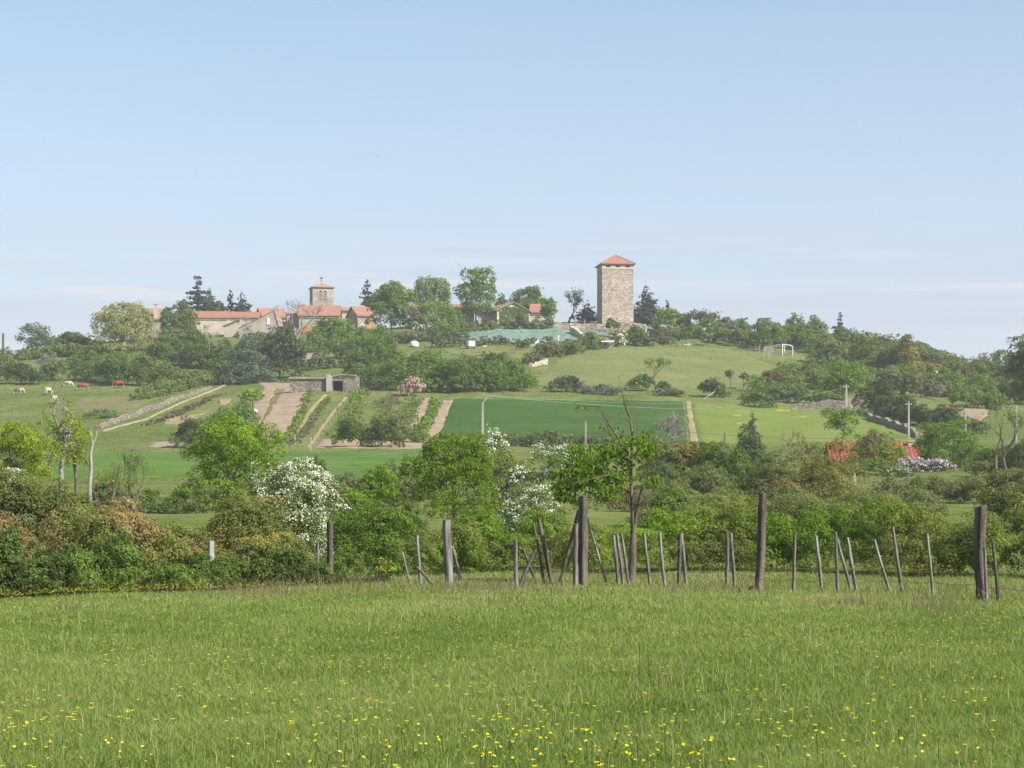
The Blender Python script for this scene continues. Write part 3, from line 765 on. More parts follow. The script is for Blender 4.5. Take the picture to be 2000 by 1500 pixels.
# cherry tree by the fence, most of its leaves hang on the left side
def cherry():
    Y = 50.3; u = 1236; b = gp(u, Y); rng = next_rng()
    root = tag(empty('cherry_tree', b), 'cherry tree with a forked split trunk standing just behind the fence', 'tree')
    c = lambda U, V, y=0.0: np.array([px(U, Y) - b.x, y, pz(V, Y) - b.z])
    main = [c(1233, 1135), c(1236, 1085, .03), c(1237, 1030), c(1234, 975, -.05), c(1232, 930), c(1233, 893, .05)]
    segs = []; rr = [.115, .09, .062, .05, .045, .04]
    for i in range(5): segs.append((main[i], main[i + 1], rr[i], rr[i + 1]))
    def limb(pts, r0, r1):
        k = len(pts) - 1
        for i in range(k): segs.append((pts[i], pts[i + 1], r0 + (r1 - r0) * i / k, r0 + (r1 - r0) * (i + 1) / k))
    limb([c(1238, 1030), c(1247, 985, -.1), c(1252, 960, -.15), c(1259, 932, -.2), c(1272, 918, -.2), c(1280, 903, -.25)], .05, .014)
    limb([c(1259, 932, -.2), c(1285, 917, -.3), c(1297, 917, -.4)], .014, .007)
    limb([c(1233, 893, .05), c(1236, 850, .1), c(1231, 815, .15), c(1222, 795, .1), c(1218, 772, .1)], .038, .013)
    limb([c(1233, 893, .05), c(1215, 870, -.1), c(1200, 845, -.15), c(1182, 818, -.2), c(1174, 800, -.2)], .036, .012)
    limb([c(1200, 845, -.15), c(1190, 850, -.3), c(1170, 795, -.4), c(1140, 795, -.3), c(1122, 797, -.3)], .014, .005)
    limb([c(1236, 850, .1), c(1246, 825, .3), c(1240, 800, .3), c(1236, 782, .35)], .014, .005)
    limb([c(1231, 815, .15), c(1215, 825, 0), c(1196, 822, -.1)], .009, .004)
    limb([c(1234, 893, .05), c(1258, 868, .2), c(1268, 845, .3), c(1275, 838, .3)], .022, .006)
    limb([c(1233, 900), c(1205, 890, .3), c(1170, 900, .5), c(1130, 905, .6)], .034, .010)
    limb([c(1234, 965), c(1218, 955, .2), c(1180, 945, .3), c(1135, 950, .4), c(1095, 955, .3)], .030, .009)
    limb([c(1233, 915), c(1200, 925, -.4), c(1160, 935, -.7), c(1120, 945, -.8)], .028, .008)
    limb([c(1236, 900, .05), c(1262, 880, .5), c(1280, 872, .7)], .02, .007)
    for _ in range(70):       # twigs
        i = rng.integers(12, len(segs)); p = segs[i][1]
        q = p + rng.normal(0, .16, 3) + np.array([0, 0, .04]); segs.append((p, q, .006, .003))
    link('trunk', tubes('trunk', segs, noisy('cherry_bark', (.07, .052, .042), (.17, .13, .10), 7, stretch=(1, 1, .3), bump=(9, .7, .03)), 8), root)
    C, w = [], []
    for (U, V, r, rz, n) in [(1195, 880, 38, 20, 700), (1150, 905, 44, 24, 1000), (1115, 930, 34, 24, 800), (1165, 940, 44, 24, 1000), (1095, 950, 18, 14, 300),
                             (1200, 930, 28, 24, 560), (1190, 965, 22, 14, 260), (1262, 880, 20, 16, 240), (1245, 860, 22, 16, 220), (1280, 870, 14, 12, 150), (1265, 940, 22, 12, 130), (1110, 968, 22, 10, 220),
                             (1135, 877, 22, 16, 260), (1280, 930, 12, 12, 80), (1225, 905, 30, 26, 260),
                             (1128, 797, 10, 6, 26), (1180, 820, 12, 14, 26), (1228, 790, 14, 20, 30), (1196, 845, 14, 14, 22), (1215, 820, 16, 14, 14), (1268, 842, 10, 10, 34)]:
        # leaves hang from little twig ends
        n = int(n * .9); k = max(2, n // 9); cc = np.stack([px(U, Y) - b.x + rng.normal(0, r * .5, k) / F * Y, rng.normal(0, .42, k), pz(V, Y) - b.z + rng.normal(0, rz * .5, k) / F * Y], -1)
        P = cc[rng.integers(0, k, n)] + rng.normal(0, .045, (n, 3)) - np.array([0, 0, .03]); C.append(P)
    P = np.concatenate(C)
    Nn = unit(rng.normal(0, 1, P.shape) * np.array([1, 1, .35]) + np.array([.25, -.45, .2]))
    link('crown', leaves('crown', P, Nn, .105, rng, LM('bright'), .42, np.clip(rng.normal(.42, .28, len(P)), 0, 1), droop=1.6), root)
cherry()

T('hawthorn', 'white flowering hawthorn behind the cherry crown, in the middle of the photo', 'shrub', 1085, 120, 866, 125, 'green', flower='white', fl_share=.26,
  lumps=[(1065, 885, 30, 18), (1105, 890, 34, 18), (1070, 910, 28, 24), (1110, 915, 32, 24), (1060, 940, 30, 22)])
T('hawthorn', 'small hawthorn with a white crest left of the cherry crown', 'shrub', 1005, 125, 908, 60, 'dark', flower='white', fl_share=.35)
T('blackthorn_bush', 'olive green bush right of the ash tree, under the pale flowering shrub by the pole', 'bush', 985, 140, 880, 100, 'olive', mix=('green', .4), depth=5)
T('blackthorn_bush', 'dull bush between the two white hawthorns', 'bush', 1035, 118, 945, 90, 'drab', depth=4)
T('hawthorn', 'greyish white flowering shrub at the foot of the forked concrete pole', 'shrub', 965, 232, 838, 50, 'green', flower='white', fl_share=.45)
T('blackthorn_bush', 'dark olive domed bush on the green strip below the vineyard', 'bush', 624, 155, 892, 38, 'olive', mix=('brown', .3))
hedge('hedge', 'dark hedge across the green strip below the vineyard', 'hedge', [(545, 148), (620, 150), (700, 150), (790, 150)], [1.3, 1.7, 1.7, 1.4], 1.7, 'dark', mix=('drab', .4))
T('blackthorn_bush', 'dull bush below the left end of the hedge, behind the hawthorn', 'bush', 660, 110, 945, 90, 'drab', mix=('green', .4))
T('blackthorn_bush', 'yellow green shrub sticking up left of the ash tree crown', 'bush', 800, 130, 895, 50, 'bright', mix=('fresh', .4))
T('blackthorn_bush', 'drab bush behind the slender sapling', 'bush', 790, 120, 935, 80, 'drab', mix=('green', .3))
hedge('hedge', 'drab low hedge behind the thin saplings at the left', 'hedge', [(150, 115), (260, 118), (350, 118), (420, 118)], [1.6, 1.5, 1.3, 1.2], 1.6, 'drab', mix=('green', .35))
# -- middle hedge right of the cherry
T('field_maple', 'olive maple bush in the middle hedge, right behind the cherry crown', 'tree', 1295, 158, 868, 90, 'olive', mix=('bluegreen', .4), depth=4)
T('field_maple', 'golden olive bush left of the reddish one in the middle hedge', 'tree', 1345, 156, 862, 75, 'gold', mix=('dark', .3), depth=4)
T('field_maple', 'bush with reddish orange young leaves in the middle hedge', 'tree', 1395, 154, 866, 75, 'green', mix=('rust', .4), depth=4)
T('field_maple', 'mid green bush behind the head of the tallest square post', 'tree', 1440, 152, 880, 75, 'green', mix=('gold', .25), depth=4)
T('field_maple', 'blue green low bush below the olive maple bush', 'bush', 1290, 140, 905, 85, 'bluegreen', depth=4)
T('field_maple', 'green low bush under the reddish bush', 'bush', 1370, 138, 910, 95, 'green', mix=('rust', .15), depth=4)
T('juniper', 'grey green upright shrub left of the bare bough olive tree', 'shrub', 1463, 178, 832, 56, 'bluegreen', mix=('twiggy', .2), depth=4)
T('dead_conifer', 'slender grey dead topped conifer on the hay meadow', 'tree', 1470, 184, 796, 26, 'twiggy', shape='cone', bot=862, dens=.6)
T('field_maple', 'grey green bush between the juniper and the bare bough tree', 'bush', 1510, 150, 885, 90, 'bluegreen', mix=('drab', .4), depth=4)
T('oak_tree', 'olive yellow tree with dark bare boughs sticking out of its top', 'tree', 1605, 122, 850, 175, 'gold', bot=990, mix=('olive', .45), clump=14,
  lumps=[(1640, 890, 26, 30), (1655, 935, 30, 36), (1610, 930, 40, 30), (1570, 925, 34, 28), (1540, 950, 30, 24), (1600, 965, 50, 28), (1650, 975, 30, 24), (1555, 890, 20, 24), (1600, 890, 24, 24)], dens=.8)
T('bare_boughs', 'dark bare leafless tree standing in the olive yellow tree', 'tree', 1585, 121, 838, 105, 'brown', shape='bare', levels=5, kids=(2, 3), first=.35, up=.7, bark=M_BARK)
T('broadleaf_bush', 'reddish brown withered bush below the bare boughs', 'bush', 1535, 116, 938, 50, 'rust')

# -- round the red roofed house
T('beech_dome', 'bronze olive domed tree in front of the red roof', 'tree', 1708, 222, 843, 92, 'olive', mix=('brown', .35), depth=6)
T('beech_dome', 'yellow green domed tree leaning on the bronze one before the red roof', 'tree', 1735, 218, 868, 70, 'gold', mix=('fresh', .35), depth=5)
T('elder_bush', 'mid green bush below the bronze domed tree', 'bush', 1705, 205, 897, 100, 'green', mix=('bright', .3), depth=5)
T('elder_bush', 'dark green bush with a few white flowers left of the lilac', 'bush', 1755, 200, 918, 70, 'dark', flower='white', fl_share=.1, depth=4)
T('lilac_bush', 'pale lilac and white flowering bush below the red roof', 'shrub', 1778, 208, 896, 62, 'green', flower='lilac', fl_share=.5, depth=4)
T('lilac_bush', 'purple pink lilac bush under the big dark green tree', 'shrub', 1828, 207, 899, 72, 'dark', flower='lilac', fl_share=.55, depth=4)
T('chestnut_tree', 'big dense round green tree right of the red roof', 'tree', 1850, 218, 826, 122, 'bright', mix=('green', .5), bot=935, clump=30,
  lumps=[(1850, 862, 36, 30), (1815, 870, 26, 24), (1885, 870, 28, 26), (1830, 845, 24, 18), (1865, 845, 26, 18), (1850, 895, 50, 28), (1815, 900, 26, 22), (1892, 895, 24, 26), (1840, 918, 40, 18), (1880, 915, 28, 18), (1800, 855, 14, 14)])
T('oak_scrub', 'olive green scrub right of the big round tree', 'bush', 1945, 190, 872, 110, 'olive', mix=('green', .4), depth=6)
T('oak_scrub', 'drab scrub at the right edge below the thin leafy pine', 'bush', 2015, 185, 860, 90, 'drab', mix=('brown', .3), depth=6)
T('plum_tree', 'small leafy green tree on the hay meadow above the red roof', 'tree', 1645, 255, 800, 74, 'bright', bot=865, mix=('green', .5),
  lumps=[(1630, 815, 20, 14), (1655, 815, 20, 14), (1645, 830, 24, 12), (1625, 835, 14, 10), (1655, 850, 14, 12), (1610, 812, 10, 8)])
T('locust_tree', 'thin dark leafed tree with bare lower boughs at the right edge', 'tree', 1962, 170, 785, 90, 'bluegreen', shape='sparse', tufts=10, levels=4, first=.4, up=.8, kids=(2, 3), spread=1.2)
T('bare_pole_tree', 'thin leafless young tree left of the thin dark leafed one', 'tree', 1946, 175, 812, 24, 'twiggy', shape='bare', levels=3, kids=(1, 2), first=.6)
T('oak_tree', 'tall dark oak cut off by the right edge of the photo', 'tree', 2006, 260, 655, 110, 'dark', bot=800, mix=('bluegreen', .4),
  lumps=[(2000, 690, 24, 26), (1982, 690, 14, 14), (1990, 730, 26, 22), (1982, 765, 20, 18), (2010, 720, 34, 40), (1975, 710, 8, 10), (2000, 780, 26, 22), (2030, 680, 30, 30), (2040, 740, 40, 40)])

# -- foot of the hill
T('blackthorn_bush', 'dark rounded bush throwing a shadow on the green strip', 'bush', 388, 282, 815, 88, 'drab', mix=('dark', .45), depth=6)
T('blackthorn_bush', 'fresh green bush climbing the slope behind the dark rounded one', 'bush', 440, 290, 800, 80, 'green', mix=('bright', .4), depth=6)
T('blackthorn_bush', 'green bush at the top of the clump, under the little fruit tree', 'bush', 472, 302, 786, 60, 'green', mix=('bright', .3), depth=6)
T('fruit_tree', 'little fruit tree with a forked trunk beside the ploughed plot', 'tree', 494, 322, 763, 58, 'fresh', bot=790, dens=.7, shape='round')
T('hazel_bush', 'dark green bush on the bare soil, left of two alike', 'bush', 690, 272, 818, 64, 'green', mix=('dark', .4), depth=4.5)
T('hazel_bush', 'dark green bush on the bare soil, right of two alike', 'bush', 750, 271, 815, 66, 'dark', mix=('green', .35), depth=4.5)
hedge('vine_row', 'bright green row beside the ploughed plot', 'vine row', [(612, 372), (596, 345), (578, 315), (556, 285)], [.45] * 4, 1.0, 'fresh', mix=('olive', .5), dens=.55)
hedge('vine_row', 'pale green row in the middle of the terrace plots', 'vine row', [(640, 352), (618, 330), (596, 305), (572, 280)], [.45] * 4, .9, 'olive', mix=('twiggy', .4), dens=.5)
hedge('vine_row', 'bushy green rows below the cellar wall', 'vine row', [(705, 365), (690, 335), (672, 312), (662, 296)], [.55] * 4, 2.2, 'fresh', mix=('olive', .5), dens=.6)
hedge('vine_row', 'olive rank growth in the middle of the terraces', 'vine row', [(760, 350), (752, 325), (748, 305), (745, 290)], [.45] * 4, 3.0, 'olive', mix=('twiggy', .4), dens=.8)
hedge('vine_row', 'green rank growth left of the upper soil strip', 'vine row', [(812, 352), (796, 325), (784, 305), (772, 285)], [.45, .5, .55, .6], 1.8, 'olive', mix=('fresh', .5), dens=.6)
hedge('vine_row', 'green growth between the two soil strips', 'vine row', [(852, 350), (838, 325), (826, 305), (812, 288)], [.6] * 4, 1.2, 'fresh', mix=('green', .5))
T('hazel_bush', 'grey green bush at the foot of the soil strips', 'bush', 800, 283, 838, 60, 'drab', mix=('green', .4), depth=4)
hedge('hedge', 'low hedge along the foot of the crop field', 'hedge', [(850, 262), (900, 268), (1000, 275), (1060, 280), (1180, 285), (1280, 285), (1400, 280)], [1.3, 1.5, 1.2, 1.3, 1.0, .9, .8], 1.6, 'dark', mix=('drab', .45))
T('bare_bush', 'grey leafless bush at the foot of the crop field', 'bush', 1298, 284, 802, 78, 'twiggy', shape='bare', levels=5, kids=(2, 4), first=.2, trunks=5, bark=M_BARKG, up=.5)
T('pink_tamarisk', 'pale pink flowering bush at the end of the tree belt', 'shrub', 806, 357, 737, 46, 'pink', depth=4)
T('fruit_tree', 'bare trunked small tree on the bare ground above the twin dark bushes', 'tree', 764, 335, 765, 30, 'twiggy', shape='bare', levels=4, kids=(2, 3))

# -- dense belt of trees across the middle of the hill
for (u, Y, top, w, p, mx, lab) in [
 (742, 402, 655, 92, 'green', 'bright', 'tall green tree at the upper left end of the tree belt, below the orange shutters'),
 (700, 396, 682, 66, 'green', 'dark', 'dense green tree right of the cellar'),
 (722, 380, 712, 90, 'bright', 'dark', 'lower dark green tree beside the cellar wall'),
 (792, 396, 700, 60, 'drab', 'twiggy', 'half bare drab tree in the tree belt below the big village trees'),
 (772, 378, 716, 60, 'green', 'drab', 'green tree behind the pink flowering bush'),
 (832, 388, 686, 82, 'green', 'bright', 'tall rounded green tree in the tree belt below the white tank'),
 (850, 374, 714, 80, 'bright', 'dark', 'dark lobed tree in the lower front of the tree belt'),
 (902, 384, 694, 80, 'green', 'twiggy', 'tree with grey twigs in the middle of the tree belt'),
 (930, 370, 716, 76, 'bright', 'dark', 'front tree of the belt, just above the left end of the crop field'),
 (958, 384, 688, 60, 'dark', 'drab', 'dark upper tree of the belt under the white trailer'),
 (968, 368, 708, 72, 'bright', 'green', 'bright layered tree in the front of the belt'),
 (1002, 372, 705, 64, 'bright', 'fresh', 'bright yellow green tree near the right end of the belt'),
 (1022, 376, 728, 44, 'olive', 'drab', 'small olive tree at the right end of the belt'),
 (878, 365, 732, 60, 'green', 'dark', 'low bush in front of the belt above the soil strips'),
 (826, 364, 740, 50, 'bright', 'dark', 'low dark bush just right of the pink flowering one'),
 (748, 368, 738, 56, 'dark', 'green', 'low dark bush just left of the pink flowering one'),
 ]:
    T('belt_tree', lab, 'tree', u, Y, top, w, p, mix=(mx, .3), depth=w / F * Y * .9, group='belt of trees below the village')
hedge('lilac_hedge', 'greyish lilac hedge on the terrace above the cellar', 'hedge', [(608, 418), (640, 420), (670, 420), (705, 418)], [2.2, 2.4, 2.4, 2.2], 1.8, 'dark', mix=('lilacgrey', .5))
hedge('hedge', 'dark hedge above the lilac hedge, below the village', 'hedge', [(625, 440), (660, 440), (705, 436)], [2.4, 2.8, 2.6], 2.4, 'dark', mix=('green', .4))
T('blackthorn_bush', 'green bush at the left end of the cellar wall', 'bush', 575, 397, 738, 48, 'bluegreen', mix=('green', .5))
# -- cedars
T('blue_cedar', 'blue grey cedar below the rendered gable, left of two', 'tree', 482, 400, 628, 100, 'cedar', shape='cone', bot=757, mix=('bluegreen', .3), dens=1.1)
T('dark_pine', 'dark broad conifer right beside the blue grey cedar', 'tree', 546, 404, 640, 92, 'conifer', shape='dome', mix=('olive', .35), trunk=True)
T('dark_yew', 'small dark conical yew by the end of the track', 'tree', 432, 399, 728, 26, 'conifer', shape='cone', bot=757)
# -- scrub of the cow pasture
hedge('scrub', 'thick green scrub bank above the two red brown cows', 'scrub', [(150, 425), (200, 418), (260, 408), (330, 402), (370, 398)], [3.2, 4.2, 4.8, 4.6, 3.0], 3.6, 'green', mix=('dark', .25))
hedge('scrub', 'olive scrub bank below the yellow willow', 'scrub', [(150, 452), (200, 448), (250, 440), (300, 432)], [2.6, 3.6, 4.2, 4.0], 3.4, 'olive', mix=('green', .4))
hedge('scrub', 'olive green scrub along the dry stone wall, right of the orange cow', 'scrub', [(285, 372), (320, 380), (360, 390), (415, 402), (445, 410)], [1.6, 2.2, 2.6, 2.8, 2.5], 2.6, 'olive', mix=('green', .5))
T('blackthorn_bush', 'small green bush at the lower end of the dry stone wall', 'bush', 196, 342, 797, 56, 'bluegreen', mix=('green', .5))
T('blackthorn_bush', 'dark green clump at the left end of the pasture, behind the white cow', 'bush', 40, 415, 712, 90, 'green', mix=('dark', .5), depth=6)
T('blackthorn_bush', 'olive bush at the left edge of the photo below the bare pole', 'bush', 2, 440, 690, 70, 'olive', mix=('twiggy', .3), depth=6)
T('blackthorn_bush', 'dark bush behind the top of the dying ash', 'bush', 108, 425, 705, 60, 'green', mix=('drab', .4), depth=5)
T('bare_bush', 'pale grey leafless shrub behind the top of the dying ash', 'shrub', 96, 445, 690, 40, 'twiggy', shape='bare', levels=5, kids=(2, 4), first=.2, trunks=4, bark=M_BARKG)
T('white_poplar', 'silvery green poplar on the skyline at the left', 'tree', 71, 482, 634, 74, 'silver', bot=706, dens=.75,
  lumps=[(62, 655, 22, 18), (88, 662, 16, 16), (75, 680, 24, 18), (48, 668, 10, 12), (70, 700, 18, 12), (55, 645, 12, 9), (80, 645, 12, 8)])
T('ash_tree', 'dark green rounded tree left of the yellow willow', 'tree', 138, 487, 650, 66, 'green', mix=('dark', .45), depth=7)
T('ash_tree', 'dull half bare tree between the poplar and the dark rounded one', 'tree', 112, 492, 655, 44, 'green', mix=('twiggy', .3), depth=5)
T('ash_tree', 'dull brownish tree touching the yellow willow on its left', 'tree', 172, 489, 658, 50, 'drab', mix=('dark', .4), depth=6)
T('weeping_willow', 'big yellow green willow left of the brown roofed house', 'tree', 240, 480, 595, 122, 'willow', bot=690, dens=.8, mix=('olive', .25), droop=1.2, clump=18,
  lumps=[(240, 620, 36, 22), (215, 640, 30, 24), (268, 640, 32, 26), (200, 665, 18, 20), (285, 665, 20, 22), (245, 660, 38, 28), (230, 605, 18, 10), (255, 603, 18, 10), (225, 685, 26, 14), (265, 685, 24, 14)])
for (u, Y, top, w, p, mx, lab) in [
 (358, 476, 610, 62, 'olive', 'twiggy', 'olive tree with bare twigs in front of the long red roof'),
 (338, 468, 640, 76, 'green', 'drab', 'wide green tree below the dark arched barn opening'),
 (388, 464, 640, 58, 'green', 'bright', 'green tree below the left end of the long barn'),
 (318, 466, 660, 46, 'drab', 'twiggy', 'drab bush below the yellow willow and the brown roof'),
 (420, 460, 668, 40, 'drab', 'fresh', 'yellow green bush left of the blue grey cedar'),
 (330, 500, 597, 32, 'bluegreen', 'green', 'small dark tree touching the brown roof'),
 (508, 470, 650, 70, 'green', 'drab', 'green bush below the rendered gable, behind the two conifers'),
 (560, 462, 655, 50, 'green', 'fresh', 'green bush behind the dark broad conifer'),
 (612, 472, 648, 38, 'fresh', 'green', 'yellow green bush at the foot of the orange wall'),
 (655, 478, 622, 84, 'bright', 'dark', 'rounded green tree below the church roof'),
 (692, 470, 650, 66, 'bright', 'green', 'green bush below the house with the orange shutters'),
 (628, 462, 668, 50, 'green', 'bright', 'green bush above the pale track'),
 ]:
    T('village_tree', lab, 'tree', u, Y, top, w, p, mix=(mx, .35), depth=w / F * Y * .85)
T('bare_tree', 'bare grey young tree left of the blue grey cedar', 'tree', 408, 456, 634, 40, 'twiggy', shape='bare', levels=5, kids=(2, 3), first=.3, bark=M_BARKG, up=.8)
T('bare_tree', 'large bare dead tree in front of the church house', 'tree', 574, 484, 582, 100, 'twiggy', shape='bare', levels=5, kids=(2, 3), first=.28, trunks=2, bark=M_BARKG, up=.35)
# -- behind the village roofs
T('atlas_cedar', 'tall ragged cedar with a crooked top behind the long barn', 'tree', 386, 535, 544, 66, 'cedar', shape='cedar', bot=612, dens=1.6, mix=('conifer', .3))
T('atlas_cedar', 'smaller pointed cedar right of the tall crooked one', 'tree', 409, 537, 566, 34, 'cedar', shape='cone', bot=612)
T('garden_tree', 'green tree left of the tall crooked cedar', 'tree', 362, 532, 585, 46, 'green', mix=('bluegreen', .4), depth=6)
T('garden_tree', 'dark green tree low behind the long red roof', 'tree', 425, 536, 590, 36, 'bluegreen', mix=('conifer', .4), depth=5)
T('spruce', 'thin dark spruce behind the long red roof, left of two', 'tree', 451, 535, 571, 28, 'conifer', shape='cedar', bot=612, dens=1.8)
T('spruce', 'fuller dark spruce behind the long red roof, right of two', 'tree', 473, 535, 571, 36, 'conifer', shape='cone', bot=612, mix=('cedar', .4))
T('atlas_cedar', 'narrow cedar standing left of the big round village trees', 'tree', 717, 540, 552, 40, 'cedar', shape='cedar', bot=605, dens=1.8, mix=('conifer', .4))
T('lime_tree', 'big round green tree right of the house with orange shutters', 'tree', 764, 490, 556, 96, 'green', mix=('bright', .4), bot=655, clump=30,
  lumps=[(765, 585, 30, 24), (745, 600, 24, 22), (790, 600, 26, 24), (765, 615, 38, 24), (740, 630, 20, 16), (785, 630, 28, 18), (752, 575, 20, 14), (775, 570, 18, 12)])
T('lime_tree', 'domed grey green tree rising behind the orange roofs', 'tree', 840, 512, 546, 84, 'green', mix=('silver', .4), bot=605, clump=30, dens=.85,
  lumps=[(840, 568, 30, 18), (815, 580, 20, 16), (862, 575, 20, 16), (840, 590, 36, 16), (830, 560, 18, 12), (855, 560, 16, 12)])
T('maple_tree', 'fresh green bushy tree in front of the orange roofs', 'tree', 852, 486, 588, 92, 'bright', mix=('green', .35), bot=662, clump=24, dens=.8,
  lumps=[(850, 610, 30, 18), (825, 625, 18, 14), (880, 618, 22, 16), (855, 635, 36, 18), (840, 655, 22, 12), (870, 650, 22, 12)])
T('village_tree', 'small olive tree with bare trunk between the big lime and the fresh maple', 'tree', 812, 483, 606, 34, 'drab', mix=('twiggy', .4), bot=640)
T('poplar_tree', 'tall two headed green tree between the orange roofs', 'tree', 930, 503, 525, 74, 'bright', mix=('green', .45), bot=630, clump=30,
  lumps=[(920, 545, 18, 18), (945, 545, 18, 18), (932, 570, 28, 20), (910, 568, 14, 14), (955, 570, 12, 16), (932, 595, 28, 18), (920, 615, 18, 14), (945, 612, 18, 14), (910, 540, 10, 10)])
T('garden_tree', 'tiny round tree behind the chimney of the ivy house', 'tree', 981, 530, 571, 24, 'green')
T('garden_tree', 'wide green tree behind the ivy house', 'tree', 1034, 530, 564, 74, 'green', mix=('bluegreen', .3), depth=6)
T('garden_tree', 'yellow green tree at the right end of the ivy house', 'tree', 1071, 505, 582, 36, 'fresh', mix=('bright', .5), bot=632, shape='round')
T('cypress', 'small dark upright shrub before the ivy covered gable', 'shrub', 1014, 492, 610, 15, 'dark')
hedge('garden_hedge', 'clipped olive hedge under the ivy house', 'hedge', [(868, 489), (920, 492), (980, 494), (1030, 494), (1078, 494)], [2.4, 2.4, 2.5, 2.6, 2.6], 1.8, 'olive', mix=('drab', .4), var=.1)
T('bare_bush', 'brown twiggy thicket in the shade under the big lime tree', 'thicket', 808, 474, 648, 66, 'brown', mix=('twiggy', .4))
hedge('garden_hedge', 'dark scrub below the lime and the maple tree', 'hedge', [(770, 480), (810, 478), (850, 476), (900, 480)], [2.0, 2.0, 2.2, 1.6], 2.0, 'dark', mix=('green', .3))
hedge('scrub', 'drab row of shrubs along the foot of the teal sheeting', 'scrub', [(850, 460), (900, 462), (960, 463), (1010, 464), (1075, 466)], [2.4, 1.7, 1.5, 1.5, 1.2], 1.7, 'drab', mix=('twiggy', .4))
T('fruit_tree', 'small round tree standing alone in the upper grass field', 'tree', 1021, 447, 665, 30, 'green', bot=688, mix=('bluegreen', .3), shape='round')
# -- between the ivy house and the tower
T('almond_tree', 'sparse crooked young tree left of the tower', 'tree', 1110, 511, 568, 46, 'silver', shape='sparse', tufts=7, levels=4, kids=(2, 3), first=.35, lean=.15, spread=1.4)
T('spruce', 'short dark spruce just left of the tower', 'tree', 1147, 512, 588, 46, 'conifer', shape='cone', bot=625, mix=('bluegreen', .3))
T('spruce', 'tall dark spruce just right of the tower', 'tree', 1262, 512, 555, 60, 'conifer', shape='cone', bot=632, mix=('cedar', .2), dens=1.5)
T('spruce', 'spiky conifer top showing behind the bushes right of the tower', 'tree', 1303, 516, 588, 22, 'conifer', shape='cedar', bot=615, dens=1.6)
T('wall_shrub', 'small shrub growing on top of the terrace wall under the tower', 'shrub', 1196, 488, 622, 26, 'bluegreen', dz=.6)
for (u, Y, top, w, p, mx, lab) in [
 (1307, 500, 602, 62, 'fresh', 'green', 'yellow green tree right of the tall dark spruce'),
 (1336, 494, 616, 40, 'drab', 'green', 'dull bush right of the yellow green tree near the tower'),
 (1446, 505, 622, 46, 'silver', 'green', 'thin silvery tree on the skyline left of the hedge'),
 (1416, 508, 620, 40, 'silver', 'twiggy', 'airy grey green tree on the skyline right of the bare one'),
 (1408, 476, 642, 58, 'olive', 'green', 'olive bush at the left end of the dark field hedge'),
 (1445, 471, 643, 60, 'olive', 'dark', 'olive bush in the middle of the dark field hedge'),
 (1480, 466, 648, 50, 'drab', 'dark', 'dark bush at the right end of the field hedge'),
 (1498, 482, 624, 70, 'green', 'olive', 'wide green tree above the white frame'),
 (1493, 460, 632, 22, 'green', 'dark', 'narrow green tree left of the white frame'),
 (1575, 478, 648, 40, 'olive', 'drab', 'olive bush on the slope just right of the white frame top'),
 (1552, 490, 612, 42, 'silver', 'green', 'tall airy tree on the skyline above the white frame'),
 (1590, 488, 617, 48, 'silver', 'olive', 'airy silvery tree on the skyline left of the dark cedar top'),
 (1567, 472, 632, 52, 'green', 'bright', 'green tree below the airy skyline trees'),
 (1602, 466, 648, 56, 'bright', 'olive', 'bright green bush sloping down right of the white frame'),
 (1655, 481, 640, 60, 'green', 'bluegreen', 'green tree under the dark cedar top'),
 (1692, 478, 648, 58, 'olive', 'green', 'olive tree on the skyline right of the cedar top'),
 (1722, 474, 652, 50, 'drab', 'twiggy', 'drab brownish tree on the skyline of the right slope'),
 (1750, 470, 655, 40, 'green', 'twiggy', 'green tree on the skyline left of the small conifer'),
 (1802, 466, 668, 46, 'silver', 'green', 'silvery tree right of the small skyline conifer'),
 (1832, 460, 690, 46, 'green', 'brown', 'dark tree at the lower end of the skyline'),
 (1850, 455, 702, 40, 'brown', 'dark', 'purplish brown tree at the lower end of the skyline'),
 (1612, 442, 660, 60, 'drab', 'olive', 'drab bush on the slope right of the white frame'),
 (1645, 440, 668, 66, 'olive', 'gold', 'olive bush in the middle of the right slope'),
 (1690, 440, 672, 60, 'green', 'olive', 'green bush on the right slope below the skyline'),
 (1735, 448, 672, 60, 'green', 'drab', 'green tree left below the small skyline conifer'),
 (1775, 446, 682, 50, 'drab', 'dark', 'drab tree right below the small skyline conifer'),
 (1885, 436, 708, 60, 'olive', 'brown', 'olive tree at the right, below the end of the skyline'),
 (1935, 440, 706, 60, 'green', 'olive', 'green tree below the bare grey tree at the right'),
 (1982, 436, 708, 60, 'olive', 'drab', 'olive tree at the right edge under the tall oak'),
 (1905, 450, 712, 50, 'dark', 'green', 'dark tree left of the bare grey one at the right'),
 ]:
    T('slope_tree', lab, 'tree', u, Y, top, w, p, mix=(mx, .35), depth=w / F * Y * .85)
T('bare_tree', 'brownish nearly bare rounded tree on the skyline right of the tower', 'tree', 1366, 488, 608, 62, 'twiggy', shape='sparse', tufts=4, levels=5, kids=(2, 4), first=.25, bark=M_TWIG, spread=1.2)
T('bare_tree', 'bare grey tree on the skyline at the far right', 'tree', 1940, 446, 686, 48, 'twiggy', shape='bare', levels=5, kids=(3, 4), first=.25, bark=M_BARKG)
T('bare_bush', 'airy twiggy tree between the bare tree and the field hedge', 'tree', 1395, 494, 628, 34, 'fresh', shape='sparse', tufts=5, levels=4, kids=(2, 3), first=.3)
T('atlas_cedar', 'dark cedar top standing out on the right skyline', 'tree', 1640, 495, 613, 32, 'conifer', shape='cedar', bot=660, dens=1.8, mix=('cedar', .4))
T('spruce', 'small dark conifer on the right skyline', 'tree', 1776, 468, 656, 30, 'conifer', shape='cone', bot=690)
